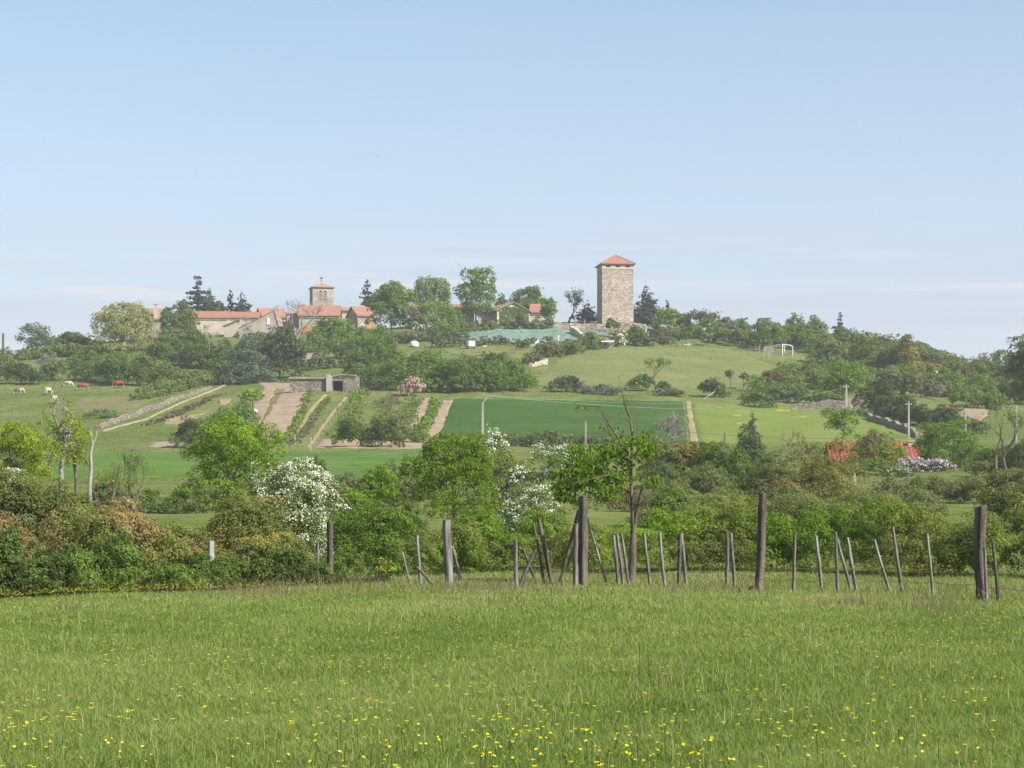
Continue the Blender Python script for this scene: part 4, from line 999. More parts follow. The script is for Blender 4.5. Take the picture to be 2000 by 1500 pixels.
# below the tower wall
for (u, Y, top, w, p, mx, lab) in [
 (1072, 432, 668, 62, 'drab', 'olive', 'drab bush at the upper left corner of the hill pasture'),
 (1110, 436, 664, 60, 'olive', 'drab', 'olive bush left of the white canopy'),
 (1148, 446, 648, 44, 'green', 'drab', 'green bush at the right end of the teal sheeting'),
 (1168, 450, 660, 34, 'bluegreen', 'green', 'small blue green bush beside the white canopy'),
 (1240, 462, 634, 46, 'bright', 'dark', 'rounded green bush below the tower'),
 (1262, 460, 655, 34, 'drab', 'twiggy', 'drab bush below the right end of the terrace wall'),
 (1312, 470, 645, 46, 'drab', 'twiggy', 'greyish bush right of the thin fruit tree'),
 (1040, 420, 690, 50, 'drab', 'green', 'drab bush on the corner of the two grass fields'),
 ]:
    T('garden_bush', lab, 'bush', u, Y, top, w, p, mix=(mx, .35), depth=w / F * Y * .85)
T('fruit_tree', 'thin fruit tree at the top edge of the hill pasture', 'tree', 1283, 466, 632, 34, 'bluegreen', bot=662, shape='round', dens=.5)
T('fruit_tree', 'small round headed green tree at the top edge of the hill pasture', 'tree', 1340, 462, 645, 28, 'bright', bot=668, mix=('green', .4), shape='round')
T('fruit_tree', 'small yellowish tree under the field hedge', 'tree', 1384, 468, 648, 26, 'fresh', bot=668, shape='round', dens=.6)
T('hawthorn', 'cream flowering shrub beside the white canopy', 'shrub', 1205, 456, 645, 36, 'olive', flower='white', fl_share=.3)
# -- hedge between the crop field and the pasture
T('lilac_bush', 'dark bush with faded lilac flowers at the top of the crop field, left', 'bush', 1105, 368, 735, 66, 'dark', mix=('lilacgrey', .35), depth=5)
T('lilac_bush', 'low grey lilac bush at the top of the crop field, behind the cherry twigs', 'bush', 1175, 366, 752, 70, 'dark', mix=('lilacgrey', .45), depth=4)
T('blackthorn_bush', 'dark round bush on the field edge left of the slanting sapling', 'bush', 1252, 373, 730, 50, 'green', mix=('dark', .5), depth=5)
T('ash_sapling', 'slanting sapling with thin pale leaves on the hill pasture', 'tree', 1282, 375, 700, 46, 'fresh', shape='sparse', tufts=6, levels=4, kids=(2, 3), first=.4, lean=.25)
T('blackthorn_bush', 'small green bush right of the slanting sapling', 'bush', 1297, 371, 745, 36, 'bright', mix=('dark', .4))
T('lilac_bush', 'low lilac grey bush at the top right corner of the crop field', 'bush', 1305, 366, 760, 66, 'dark', mix=('lilacgrey', .45), depth=4)
T('blackthorn_bush', 'dark green pointed bush above the field boundary', 'bush', 1388, 366, 737, 56, 'green', mix=('dark', .45), depth=5)
T('blackthorn_bush', 'low rounded bush above the hay meadow', 'bush', 1482, 352, 768, 60, 'bright', mix=('dark', .4), depth=5)
hedge('hedge', 'dark green hedge above the roadside wall', 'hedge', [(1460, 362), (1520, 362), (1570, 360), (1600, 358)], [2.4, 3.0, 2.6, 2.0], 2.6, 'green', mix=('dark', .4))
for (u, v_, w) in [(1427, 722, 22), (1452, 726, 24)]:
    T('fruit_tree', 'thin young orchard tree on the hill pasture, %s of two' % ('left' if u < 1440 else 'right'), 'tree', u, 383, v_, w, 'bluegreen', bot=745, shape='round', dens=.45)
for (u, Y, top, w, p, mx, lab) in [
 (1545, 402, 710, 84, 'green', 'bright', 'wide green tree just under the white frame'),
 (1515, 388, 722, 72, 'brown', 'olive', 'brownish olive tree below the wide green one'),
 (1590, 396, 700, 60, 'green', 'drab', 'green tree left of the bright yellow green one'),
 (1625, 408, 692, 50, 'olive', 'green', 'olive tree behind the bright yellow green one'),
 (1655, 366, 706, 94, 'fresh', 'bright', 'bright yellow green rounded tree above the roadside wall'),
 (1735, 385, 716, 66, 'drab', 'twiggy', 'half bare grey tree right of the bright yellow green one'),
 (1775, 382, 728, 56, 'olive', 'drab', 'olive bush right of the half bare grey tree'),
 (1822, 378, 745, 50, 'lilacgrey', 'rust', 'pinkish brown bush on the right slope'),
 (1852, 402, 720, 66, 'green', 'dark', 'dark green tree above the pinkish brown bush'),
 (1905, 410, 722, 66, 'brown', 'dark', 'dark bronze tree at the right'),
 (1955, 400, 738, 66, 'olive', 'green', 'olive tree under the tall oak at the right'),
 (1888, 366, 755, 70, 'green', 'drab', 'green bushes behind the bank of bare earth'),
 (1940, 362, 765, 60, 'green', 'olive', 'green bush right of the bank of bare earth'),
 ]:
    T('slope_tree', lab, 'tree', u, Y, top, w, p, mix=(mx, .35), depth=w / F * Y * .85)
hedge('hedge', 'golden topped tall hedge across the right slope', 'hedge', [(1665, 432), (1710, 430), (1760, 426), (1815, 420)], [5.2, 6.2, 6.2, 5.0], 4.2, 'gold', mix=('dark', .42))
hedge('hedge', 'dark hedge running down beside the lane', 'hedge', [(1700, 346), (1740, 334), (1790, 322), (1850, 314), (1905, 310)], [3.2, 3.4, 3.2, 3.0, 2.6], 2.4, 'dark', mix=('drab', .2))
T('blackthorn_bush', 'green bush on the wall end above the lane', 'bush', 1690, 338, 800, 46, 'green', mix=('bright', .4))

hedge('scrub', 'mixed green trees running together along the right skyline', 'thicket', [(1480, 486), (1560, 484), (1640, 484), (1720, 478), (1800, 470), (1860, 458)], [3.2, 3.4, 3.2, 3.2, 2.6, 1.6], 4.0, 'olive', mix=('green', .45))
hedge('scrub', 'mixed drab and green scrub across the middle of the right slope', 'thicket', [(1625, 455), (1660, 452), (1720, 452), (1800, 448), (1880, 442), (1960, 438), (2060, 436)], [3.5, 4.5, 5.0, 4.5, 4.5, 4.5, 4.5], 5.0, 'drab', mix=('green', .4))
hedge('scrub', 'green scrub filling the lower right slope above the lane', 'thicket', [(1700, 392), (1760, 392), (1830, 392), (1900, 388), (1980, 384), (2060, 380)], [4.0, 4.5, 4.5, 4.5, 4.5, 4.5], 5.0, 'green', mix=('brown', .3))
hedge('scrub', 'green scrub below the white frame, left of the bright yellow green tree', 'thicket', [(1500, 380), (1550, 385), (1600, 388), (1640, 390)], [2.4, 2.8, 3.4, 3.6], 4.5, 'green', mix=('olive', .45))
hedge('scrub', 'green shrubbery on the bank below the village, right of the two conifers', 'thicket', [(590, 455), (640, 462), (690, 458), (735, 448)], [3.5, 4.2, 4.2, 4.5], 4.5, 'green', mix=('bright', .4))
hedge('scrub', 'dense low foliage along the bottom of the tree belt', 'thicket', [(700, 374), (780, 370), (860, 366), (940, 366), (1010, 369)], [3.6, 3.6, 3.8, 4.2, 3.2], 3.6, 'green', mix=('bright', .4))
hedge('scrub', 'dull green foliage filling the upper tree belt', 'thicket', [(750, 398), (830, 394), (900, 390), (985, 386)], [4.5, 4.5, 4.2, 3.6], 4.0, 'drab', mix=('green', .5))
hedge('scrub', 'dark undergrowth between the yellow willow and the blue grey cedar', 'thicket', [(300, 452), (350, 448), (400, 444), (445, 436)], [4.2, 5.0, 4.6, 3.6], 4.5, 'dark', mix=('green', .5))
hedge('scrub', 'olive scrub along the left skyline under the poplar', 'thicket', [(-60, 478), (0, 478), (60, 478), (130, 480), (190, 478)], [3.6, 3.2, 2.6, 3.4, 3.4], 4.0, 'drab', mix=('green', .45))

hedge('scrub', 'bushy growth running along the top edge of the hill pasture, right of the tower', 'thicket', [(1285, 476), (1320, 482), (1370, 484), (1420, 482), (1470, 474)], [2.6, 3.2, 3.2, 3.0, 2.4], 3.6, 'olive', mix=('green', .45))
# ---------------------------------------------------------------- mesh builder
class MB:
    def __init__(s): s.v = []; s.f = []
    def quad(s, *p):
        i = len(s.v); s.v += [tuple(q) for q in p]; s.f.append(tuple(range(i, i + len(p)))); return s
    def box(s, x0, x1, y0, y1, z0, z1):
        i = len(s.v)
        s.v += [(x, y, z) for z in (z0, z1) for x, y in ((x0, y0), (x1, y0), (x1, y1), (x0, y1))]
        for f in ((3, 2, 1, 0), (4, 5, 6, 7), (0, 1, 5, 4), (1, 2, 6, 5), (2, 3, 7, 6), (3, 0, 4, 7)): s.f.append(tuple(i + k for k in f))
        return s
    def prism(s, poly, y0, y1):
        """poly: (x, z) counter-clockwise seen from the front (-y)"""
        i = len(s.v); n = len(poly)
        s.v += [(x, y0, z) for x, z in poly] + [(x, y1, z) for x, z in poly]
        s.f.append(tuple(i + k for k in range(n))); s.f.append(tuple(i + n + k for k in reversed(range(n))))
        for k in range(n):
            j = (k + 1) % n; s.f.append((i + j, i + k, i + n + k, i + n + j))
        return s
    def slab(s, a, b, c, d, t):
        """a four cornered sheet of thickness t under the given upper face"""
        P = [Vector(p) for p in (a, b, c, d)]
        nn = (P[1] - P[0]).cross(P[3] - P[0]).normalized() * t
        i = len(s.v); s.v += [tuple(p) for p in P] + [tuple(p - nn) for p in P]
        for f in ((0, 1, 2, 3), (7, 6, 5, 4), (0, 4, 5, 1), (1, 5, 6, 2), (2, 6, 7, 3), (3, 7, 4, 0)): s.f.append(tuple(i + k for k in f))
        return s
    def build(s, name, mat, parent=None, loc=(0, 0, 0), rz=0.0):
        me = bpy.data.meshes.new(name); me.from_pydata(s.v, [], s.f); me.update()
        if mat: me.materials.append(mat)
        return link(name, me, parent, loc, rz)

M_RUBBLE = stone_mat('rubble_stone', (.235, .19, .165), (.35, .295, .255), (.50, .44, .385), 3.0, (.31, .26, .225))
M_RUBBLE2 = stone_mat('church_stone', (.22, .19, .16), (.33, .285, .24), (.44, .39, .33), 2.8)
M_DRYST = stone_mat('dry_stone', (.115, .10, .078), (.205, .18, .142), (.30, .265, .215), 2.6, (.14, .12, .10))
M_TERR = stone_mat('terrace_stone', (.30, .22, .18), (.46, .36, .29), (.62, .52, .42), 1.6, (.28, .23, .18))
M_REND = noisy('rendered_wall', (.40, .335, .27), (.54, .465, .385), .5, bump=(3, .3, .03))
M_RENDG = noisy('stained_render', (.29, .25, .215), (.47, .41, .35), .35, bump=(3, .4, .04))
M_BEIGE = noisy('smooth_band', (.44, .36, .27), (.54, .46, .36), .8)
M_WHITE = noisy('white_paint', (.58, .58, .56), (.70, .70, .68), 2)
M_DARK = noisy('dark_opening', (.012, .012, .012), (.03, .028, .026), 2)  # near-black puts the shade inside openings into the colour; also dark solid parts
M_TIMB = noisy('grey_timber', (.20, .17, .14), (.33, .29, .25), 3, stretch=(1, 1, .2))
M_LOUV = noisy('louvre', (.24, .22, .20), (.36, .33, .30), 3)
M_TILE = tile_mat('red_tiles', (.255, .108, .072), (.36, .162, .11))
M_TILE_Y = tile_mat('red_tiles_side', (.255, .108, .072), (.36, .162, .11), axis=1)
M_TILEO = tile_mat('orange_tiles', (.25, .12, .083), (.36, .18, .128))
M_TILEO_Y = tile_mat('orange_tiles_side', (.44, .20, .13), (.60, .32, .22), axis=1)
M_TILEB = tile_mat('brown_tiles', (.22, .13, .10), (.34, .22, .17))
M_TILEP = tile_mat('old_tiles', (.24, .155, .12), (.35, .24, .19))
M_MECH = tile_mat('new_red_tiles', (.26, .053, .039), (.35, .09, .067), period=.45, con=.45)
M_ORNG = noisy('orange_paint', (.46, .165, .055), (.55, .225, .08), 1)
M_ZINC = noisy('gutter', (.30, .26, .23), (.40, .36, .32), 3)
M_CONC = noisy('concrete', (.26, .25, .23), (.38, .365, .34), 1.5, bump=(8, .3, .01))

def house(name, label, u0, u1, Y, v_eave, v_ridge, depth, wall, roof, roof_side=None, yaw=0.0, kind='eave', over=.35, cat='house', drop=3.0, v_base=None, ridge=None, chimneys=(), windows=(), doors=(), gutter=True):
    """front wall between photo columns u0..u1 at distance Y. kind 'eave': ridge parallel to the front; 'gable': gable faces the front; 'mono': single slope falling towards the front"""
    x0, x1 = px(u0, Y), px(u1, Y); w = x1 - x0
    gzz = float(min(gz((x0 + x1) / 2, Y), gz(x0, Y), gz(x1, Y)))
    base = Vector(((x0 + x1) / 2, Y, gzz))
    root = tag(empty(name, base, yaw), label, cat)
    ze = pz(v_eave, Y) - base.z; zr = pz(v_ridge, Y + (depth / 2 if kind == 'eave' else 0)) - base.z
    a = w / 2; zb = -drop; t = .16
    m = MB(); r = MB()
    if kind == 'eave':
        D = depth; hy = D / 2
        m.prism([(0, zb), (D, zb), (D, ze), (hy, zr), (0, ze)], -a, a)
        m.v = [(y, x, z) for x, y, z in m.v]; m.f = [f[::-1] for f in m.f]
        k = (zr - ze) / hy
        r.slab((-a - over, -over, ze - k * over + t), (a + over, -over, ze - k * over + t), (a + over, hy, zr + t), (-a - over, hy, zr + t), t)
        r.slab((a + over, D + over, ze - k * over + t), (-a - over, D + over, ze - k * over + t), (-a - over, hy + .01, zr + t), (a + over, hy + .01, zr + t), t)
        rm = roof
    elif kind == 'gable':
        ra = ridge if ridge is not None else 0.0
        D = depth
        m.prism([(-a, zb), (a, zb), (a, ze), (ra, zr), (-a, ze)], 0, D)
        kl = (zr - ze) / (ra + a); kr = (zr - ze) / (a - ra)
        r.slab((-a - over, D + over, ze - kl * over + t), (-a - over, -over, ze - kl * over + t), (ra, -over, zr + t), (ra, D + over, zr + t), t)
        r.slab((a + over, -over, ze - kr * over + t), (a + over, D + over, ze - kr * over + t), (ra + .01, D + over, zr + t), (ra + .01, -over, zr + t), t)
        rm = roof_side or roof
    else:
        D = depth
        m.prism([(0, zb), (D, zb), (D, zr), (0, ze)], -a, a)
        m.v = [(y, x, z) for x, y, z in m.v]; m.f = [f[::-1] for f in m.f]
        k = (zr - ze) / D
        r.slab((-a - over, -over, ze - k * over + t), (a + over, -over, ze - k * over + t), (a + over, D + over, zr + k * over + t), (-a - over, D + over, zr + k * over + t), t)
        rm = roof
    m.build('wall', wall, root)
    rf = r.build('roof', rm, root)
    if gutter and kind == 'eave':
        g = MB(); k = (zr - ze) / (depth / 2)
        g.box(-a - over, a + over, -over - .12, -over - .01, ze - k * over - .08, ze - k * over + .06); g.build('gutter', M_ZINC, rf)
    for (cu, cw, ch, cy) in chimneys:
        c = MB(); cx = px(cu, Y) - base.x
        zz = zr if kind != 'gable' else zr
        c.box(cx - cw / 2, cx + cw / 2, cy, cy + cw, ze, zz + ch - .12); c.box(cx - cw / 2 - .1, cx + cw / 2 + .1, cy - .1, cy + cw + .1, zz + ch - .12, zz + ch)
        c.build('chimney', M_REND, rf)
    for (wu0, wu1, wv0, wv1, mat, kindn) in windows:
        q0, q1 = px(wu0, Y) - base.x, px(wu1, Y) - base.x; z1, z0 = pz(wv0, Y) - base.z, pz(wv1, Y) - base.z
        f = MB(); b = .09
        f.box(q0 - b, q0, -.09, .0, z0 - b, z1 + b); f.box(q1, q1 + b, -.09, .0, z0 - b, z1 + b); f.box(q0, q1, -.09, .0, z1, z1 + b); f.box(q0 - .1, q1 + .1, -.14, -.091, z0 - b - .04, z0 - b + .04)
        fo = f.build(kindn, M_BEIGE if wall is not M_REND else M_CONC, root)
        MB().box(q0 + .01, q1 - .01, -.05, -.01, z0, z1 - .01).build('shutter' if mat in (M_WHITE, M_ORNG) else 'pane', mat, fo)
    return root

# ---- the square tower
def tower():
    Y = 500.0; yaw = math.radians(7.0)
    cu = 1201.5; b = Vector((px(cu, Y + 3.9), Y + 3.9, float(gz(px(cu, Y), Y))))
    root = tag(empty('stone_tower', b, yaw), 'tall square rubble stone tower with a low red tiled roof', 'tower')
    S = 7.75 / 2; z0 = -2.0
    zt = pz(514.5, Y) - b.z; zb = pz(524.0, Y) - b.z
    # slightly uneven masonry body
    MB().box(-S, S, -S, S, z0, zb - .12).build('wall', M_RUBBLE, root)
    e = S + .10
    bd = MB()
    bd.box(-e, e, -e, e, zb - .12, zb + .10)                    # string course
    S2 = S + .02
    bd.box(-S2 + .35, S2 - .35, -S2 + .35, S2 - .35, zb + .10, zt)    # core behind the openings
    zo0, zo1 = zb + .27, zb + .74
    bd2 = MB()
    bd2.box(-S2, S2, -S2, S2, zo1 + .001, zt)
    bd2.box(-S2, S2, -S2, S2, zb + .1, zo0)
    cs = [-2.35, 0.0, 2.35]; hw = .55
    xs = [-S2] + [q for c in cs for q in (c - hw, c + hw)] + [S2]
    for i in range(0, 8, 2):
        bd2.box(xs[i], xs[i + 1], -S2, -S2 + .34, zo0, zo1); bd2.box(xs[i], xs[i + 1], S2 - .34, S2, zo0, zo1)
        y0 = xs[i] if i else -S2 + .34; y1 = xs[i + 1] if i < 6 else S2 - .34
        bd2.box(-S2, -S2 + .34, y0, y1, zo0, zo1); bd2.box(S2 - .34, S2, y0, y1, zo0, zo1)
    for f in bd.build('string_course', M_BEIGE, root),: pass
    p = bd2.build('parapet_band', M_BEIGE, root)
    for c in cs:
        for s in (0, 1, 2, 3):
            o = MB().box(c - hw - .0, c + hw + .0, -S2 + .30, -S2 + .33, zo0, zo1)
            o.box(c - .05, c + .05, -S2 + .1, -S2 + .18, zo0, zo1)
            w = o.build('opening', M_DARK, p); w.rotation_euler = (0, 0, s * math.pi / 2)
    # hip roof with overhang
    ov = S + .45; zr = pz(499.0, Y + 4) - b.z; ze = zt - .02
    r = MB(); r.v = [(-ov, -ov, ze), (ov, -ov, ze), (ov, ov, ze), (-ov, ov, ze), (-.3, 0, zr), (.3, 0, zr),
                     (-ov, -ov, ze - .16), (ov, -ov, ze - .16), (ov, ov, ze - .16), (-ov, ov, ze - .16)]
    r.f = [(0, 1, 5, 4), (2, 3, 4, 5), (0, 6, 7, 1), (1, 7, 8, 2), (2, 8, 9, 3), (3, 9, 6, 0), (9, 8, 7, 6)]
    rf = r.build('roof', M_TILE, root)
    r2 = MB(); r2.v = [(-ov, -ov, ze), (-ov, ov, ze), (-.3, 0, zr), (ov, ov, ze), (ov, -ov, ze), (.3, 0, zr)]; r2.f = [(1, 0, 2), (4, 3, 5)]
    r2.build('side_roof', M_TILE_Y, rf)
    h = []
    for a, c in (((-ov, -ov, ze), (-.3, 0, zr)), ((ov, -ov, ze), (.3, 0, zr)), ((ov, ov, ze), (.3, 0, zr)), ((-ov, ov, ze), (-.3, 0, zr)), ((-.3, 0, zr), (.3, 0, zr))):
        h.append((np.array(a), np.array(c), .13, .13))
    link('ridge_tiles', tubes('ridge_tiles', h, M_TILEP, 6), rf)
    MB().box(-ov + .06, ov - .06, -ov + .06, ov - .06, ze - .22, ze - .162).build('eaves', M_TIMB, rf)
tower()

# ---- church belfry
def belfry():
    Y = 520.0; yaw = math.radians(14); S = 2.66
    b = Vector((px(628, Y + 3), Y + 3, float(gz(px(628, Y), Y))))
    root = tag(empty('church_belfry', b, yaw), 'square stone church belfry with twin arched louvred openings', 'belfry')
    zt = pz(560, Y) - b.z; zs = pz(586.5, Y) - b.z
    MB().box(-S, S, -S, S, -3, zt).build('wall', M_RUBBLE2, root)
    e = S + .09
    MB().box(-e, e, -e, e, zs - .10, zs + .10).build('string_course', M_RUBBLE2, root)
    z0 = pz(585, Y) - b.z; z1 = pz(567.5, Y) - b.z
    for s in range(4):
        for c in (-.66, .56):
            hw = .44; zc = z1 - hw
            fr = MB(); n = 10
            arc = lambda r: [(c + r * math.cos(math.pi * k / n), zc + r * math.sin(math.pi * k / n)) for k in range(n + 1)]
            out, inn = arc(hw + .16), arc(hw)
            for k in range(n): fr.prism([inn[k + 1], inn[k], out[k], out[k + 1]][::-1], -S - .07, -S + .02)
            fr.box(c - hw - .16, c - hw, -S - .07, -S + .02, z0, zc); fr.box(c + hw, c + hw + .16, -S - .07, -S + .02, z0, zc)
            o = fr.build('arched_opening', M_RUBBLE2, root); o.rotation_euler = (0, 0, s * math.pi / 2)
            d = MB(); pts = inn + [(c - hw, z0), (c + hw, z0)]
            d.prism(pts, -S - .025, -S + .01); d.build('shade_plate', M_DARK, o)  # dark plate proud of the wall stands in for the shade inside
            lv = MB()
            for j in range(6):
                zz = z0 + .12 + j * (zc - z0) / 5.6
                lv.slab((c - hw + .02, -S - .065, zz), (c + hw - .02, -S - .065, zz), (c + hw - .02, -S - .03, zz + .17), (c - hw + .02, -S - .03, zz + .17), .02)
            lv.build('louvres', M_LOUV, o)
    ov = S + .32; zr = pz(552.5, Y + 3) - b.z; ze = zt + .02
    r = MB(); r.v = [(-ov, -ov, ze), (ov, -ov, ze), (ov, ov, ze), (-ov, ov, ze), (0, 0, zr), (-ov, -ov, ze - .18), (ov, -ov, ze - .18), (ov, ov, ze - .18), (-ov, ov, ze - .18)]
    r.f = [(0, 1, 4), (1, 2, 4), (2, 3, 4), (3, 0, 4), (0, 5, 6, 1), (1, 6, 7, 2), (2, 7, 8, 3), (3, 8, 5, 0), (8, 7, 6, 5)]
    rf = r.build('roof', M_TILEP, root)
    w = MB(); w.box(-.03, .03, -.03, .03, zr - .1, zr + 1.1); w.box(-.35, .35, -.02, .02, zr + .62, zr + .68)
    w.prism([(-.42, zr + 1.15), (-.1, zr + 1.0), (.2, zr + 1.05), (.45, zr + 1.5), (.3, zr + 1.55), (.1, zr + 1.3), (-.15, zr + 1.3), (-.4, zr + 1.6)], -.025, .025)
    w.build('weathercock', M_DARK, root)
belfry()

# ---- the village
house('church_house', 'stone house with a broad orange tiled roof in front of the belfry', 584, 662, 508, 615, 597.5, 8.5, M_RUBBLE2, M_TILEO, yaw=math.radians(2), chimneys=((590, .6, .5, 5),))
house('stone_house', 'stone house with orange shutters and a dark gable beside the big lime tree', 697.5, 733, 500, 615.5, 600.5, 8.0, M_RUBBLE2, M_TILEO, yaw=math.radians(24), windows=((724, 733, 628, 642, M_ORNG, 'window'), (715.5, 721, 647, 657, M_ORNG, 'window')), drop=4)
house('old_house', 'small house with an orange roof and a dark gable behind the bare dead tree', 512, 560, 520, 618, 604, 8, M_RUBBLE2, M_TILEO, yaw=math.radians(20))
house('ruined_house', 'grey stone house end between the rendered gable and the church house', 561, 584, 513, 613, 605, 6, M_RENDG, M_TILEP, yaw=math.radians(10), kind='mono')
house('long_barn', 'long low barn with a red roof and pale wall in the village', 381, 445, 512, 619.5, 609, 7, M_REND, M_TILE, yaw=math.radians(3), drop=4)
house('long_barn', 'lower continuation of the long barn with a red roof towards the belfry', 445.5, 505, 513, 619, 610, 7, M_REND, M_TILE, yaw=math.radians(3), drop=4)
house('lean_to_house', 'low house with a slanting dull red roof below the long barn', 437, 466, 503, 637, 623, 7, M_REND, M_TILEP, yaw=math.radians(-4), kind='gable', ridge=px(466, 503) - px(451.5, 503) + .6, roof_side=M_TILEP)
house('gabled_house', 'house with a large stained rendered gable and one white shutter', 466, 546, 500, 641, 607, 9, M_RENDG, M_TILEO, roof_side=M_TILEP, kind='gable', ridge=px(536, 500) - px(506, 500), windows=((521.5, 527.5, 620, 633.5, M_WHITE, 'window'),), over=.15, yaw=math.radians(-2))
house('brown_roof_house', 'house with a brown roof, tall chimney and dark opening at the village left end', 268, 322, 505, 622, 603.5, 8, M_RUBBLE2, M_TILEB, yaw=math.radians(2), chimneys=((303.5, .8, .9, -.1),), windows=((315, 325, 631, 652, M_DARK, 'opening'),), drop=4)
house('orange_roof_house', 'house with an orange roof mostly hidden behind the domed tree', 806, 872, 505, 605, 590, 8, M_WHITE, M_TILEO, yaw=math.radians(-3), drop=4)
house('orange_roof_house', 'house with an orange roof showing between the maple and the two headed poplar', 873, 926, 508, 611, 595.5, 8, M_REND, M_TILEO, yaw=math.radians(4), drop=4)
house('far_house', 'roof of a house just showing behind the stone house with the dark gable', 660, 690, 530, 606, 601, 7, M_REND, M_TILEP, yaw=math.radians(4))
h = house('ivy_house', 'house with a low wide gable covered in green ivy', 968, 1036, 505, 607, 590.5, 10, M_REND, M_TILEO, roof_side=M_TILEP, kind='gable', over=.6, yaw=math.radians(24), chimneys=((972, .9, .3, 6),), drop=3)
def ivy(h):
    rng = next_rng(); n = 2600
    w = px(1036, 505) - px(968, 505); zc = pz(600, 505) - h.location.z
    x = rng.uniform(-w / 2 * .85, w / 2 * .93, n); z = rng.uniform(-1.0, 1, n) * zc
    keep = (z < zc * (1.18 - .5 * np.abs(x) / (w / 2))) & ~((np.abs(x + .6) < 1.4) & (z < zc * .35) & (rng.random(n) < .8))
    P = np.stack([x, rng.uniform(-.28, -.04, n), z], -1)[keep]
    Nn = np.tile(np.array([[0, -1., .3]]), (len(P), 1))
    link('ivy', leaves('ivy', P, Nn, .42, rng, LM('green'), .8), h)
ivy(h)
house('ivy_house_wing', 'side wing with an orange roof at the right of the ivy covered gable', 1036.5, 1060, 510, 609, 594.5, 8, M_REND, M_TILEO, yaw=math.radians(-2))
MB().prism([(0, 0), (2.0, 0), (2.0, 1.9), (1.7, 2.0)], -1.4, 1.2).build('stair_porch', M_REND, h, (-1.6, -1.42, 0.0))

# house with the bright red roof among the trees at the right
house('red_roof_house', 'long low house with a bright red roof half hidden by trees at the right', 1626, 1800, 236, 896.5, 866, 9, M_REND, M_MECH, yaw=math.radians(-4), chimneys=((1785, .62, .25, 3.2),), windows=((1640, 1650, 902, 918, M_DARK, 'window'), (1775, 1785, 902, 918, M_DARK, 'window')), drop=2)

# ---- walls
def stone_wall(name, label, pts, h, t, mat, cat='wall', rough=.12, cap=None):
    """a wall along ground points (u, distance)"""
    rng = next_rng()
    G = np.array([[px(u, Y), Y] for u, Y in pts]); d = np.concatenate([[0], np.cumsum(np.hypot(*np.diff(G, axis=0).T))])
    n = max(6, int(d[-1] / .7)); s = np.linspace(0, d[-1], n)
    x = np.interp(s, d, G[:, 0]); y = np.interp(s, d, G[:, 1])
    hh = np.interp(s, d, np.array(h if isinstance(h, (list, tuple)) else [h] * len(pts), float)) + np.convolve(rng.normal(0, rough * 2, n + 4), np.ones(3) / 3, 'same')[2:-2]
    g = gz(x, y); tx = np.gradient(x); ty = np.gradient(y); l = np.hypot(tx, ty); nx, ny = -ty / l, tx / l
    o = np.array([x[n // 2], y[n // 2], g[n // 2]])
    m = MB()
    off = t / 2 + rng.uniform(-.04, .04, n)
    A = np.stack([x + nx * off, y + ny * off, g - .5], -1) - o; B = np.stack([x - nx * off, y - ny * off, g - .5], -1) - o
    A2 = A * 1; A2[:, 2] = g + hh - o[2]; B2 = B * 1; B2[:, 2] = g + hh + rng.normal(0, rough * .4, n) - o[2]
    v = np.stack([A, A2, B2, B], 1).reshape(-1, 3)
    k = np.arange(n - 1)[:, None] * 4
    f = np.concatenate([k + np.array([[a, b_, b_ + 4, a + 4]]) for a, b_ in ((0, 1), (1, 2), (2, 3))])
    f = np.concatenate([f, np.array([[0, 3, 2, 1], [4 * n - 4, 4 * n - 3, 4 * n - 2, 4 * n - 1]])])
    ob = link(name, mesh_np(name, v, [f], mat), None, tuple(o))
    me = ob.data; bm = bmesh.new(); bm.from_mesh(me); bmesh.ops.recalc_face_normals(bm, faces=bm.faces); bm.to_mesh(me); bm.free()
    return tag(ob, label, cat)
def upts(*uv):
    return [(u, float(unproj(u, v)[1][0])) for u, v in uv]
stone_wall('dry_stone_wall', 'long dry stone wall climbing beside the track at the left', upts((192, 838), (240, 822), (290, 803), (340, 786), (385, 770), (412, 760)), [.8, .85, .8, .7, .5, .3], .6, M_DRYST)
hedge('brush_bank', 'grey brown brush heaped along the lower side of the track', 'brush', upts((282, 832), (320, 821), (360, 806), (400, 786), (425, 773)), [.3, .6, .7, .5, .2], .9, 'twiggy', mix=('brown', .5), dens=.9)
stone_wall('roadside_wall', 'grey stone wall along the road above the hay meadow', upts((1545, 801), (1600, 801), (1650, 801), (1697, 797)), [1.0, 1.5, 1.6, 1.9], .7, M_DRYST)
stone_wall('lane_wall', 'low pale stone wall sloping down beside the lane right of the hay meadow', upts((1696, 820), (1730, 830), (1765, 842), (1792, 856)), [.9, 1.0, 1.0, .9], .6, M_DRYST)
stone_wall('terrace_wall', 'long terrace wall of pinkish stone below the tower', [(1082, 493), (1118, 492), (1180, 491), (1230, 490), (1262, 489)], [1.7, 1.4, 1.5, 2.0, 2.0], .8, M_TERR)
stone_wall('terrace_wall', 'short wall corner with steps at the right end of the teal sheeting', [(1116, 484), (1128, 480), (1142, 476)], [1.8, 1.6, .8], 1.0, M_TERR)
stone_wall('garden_wall', 'orange topped garden wall under the church house', [(577, 492), (600, 491), (640, 491)], [2.6, 2.4, 2.2], .5, M_TERR)
o = tag(MB().box(-1.0, 1.0, -.3, .3, 0, 1.2).box(-.9, .9, -.33, -.3, 1.0, 1.2).build('orange_awning', M_ORNG, None, (px(598, 488), 488, float(gz(px(598, 488), 488)) + 1.6)), 'orange painted panel against the garden wall under the church house', 'panel')
stone_wall('low_wall', 'low ochre stone heap at the corner of the two grass fields', upts((1036, 717), (1052, 713), (1068, 712)), .6, .7, M_TERR, 'wall', .3)

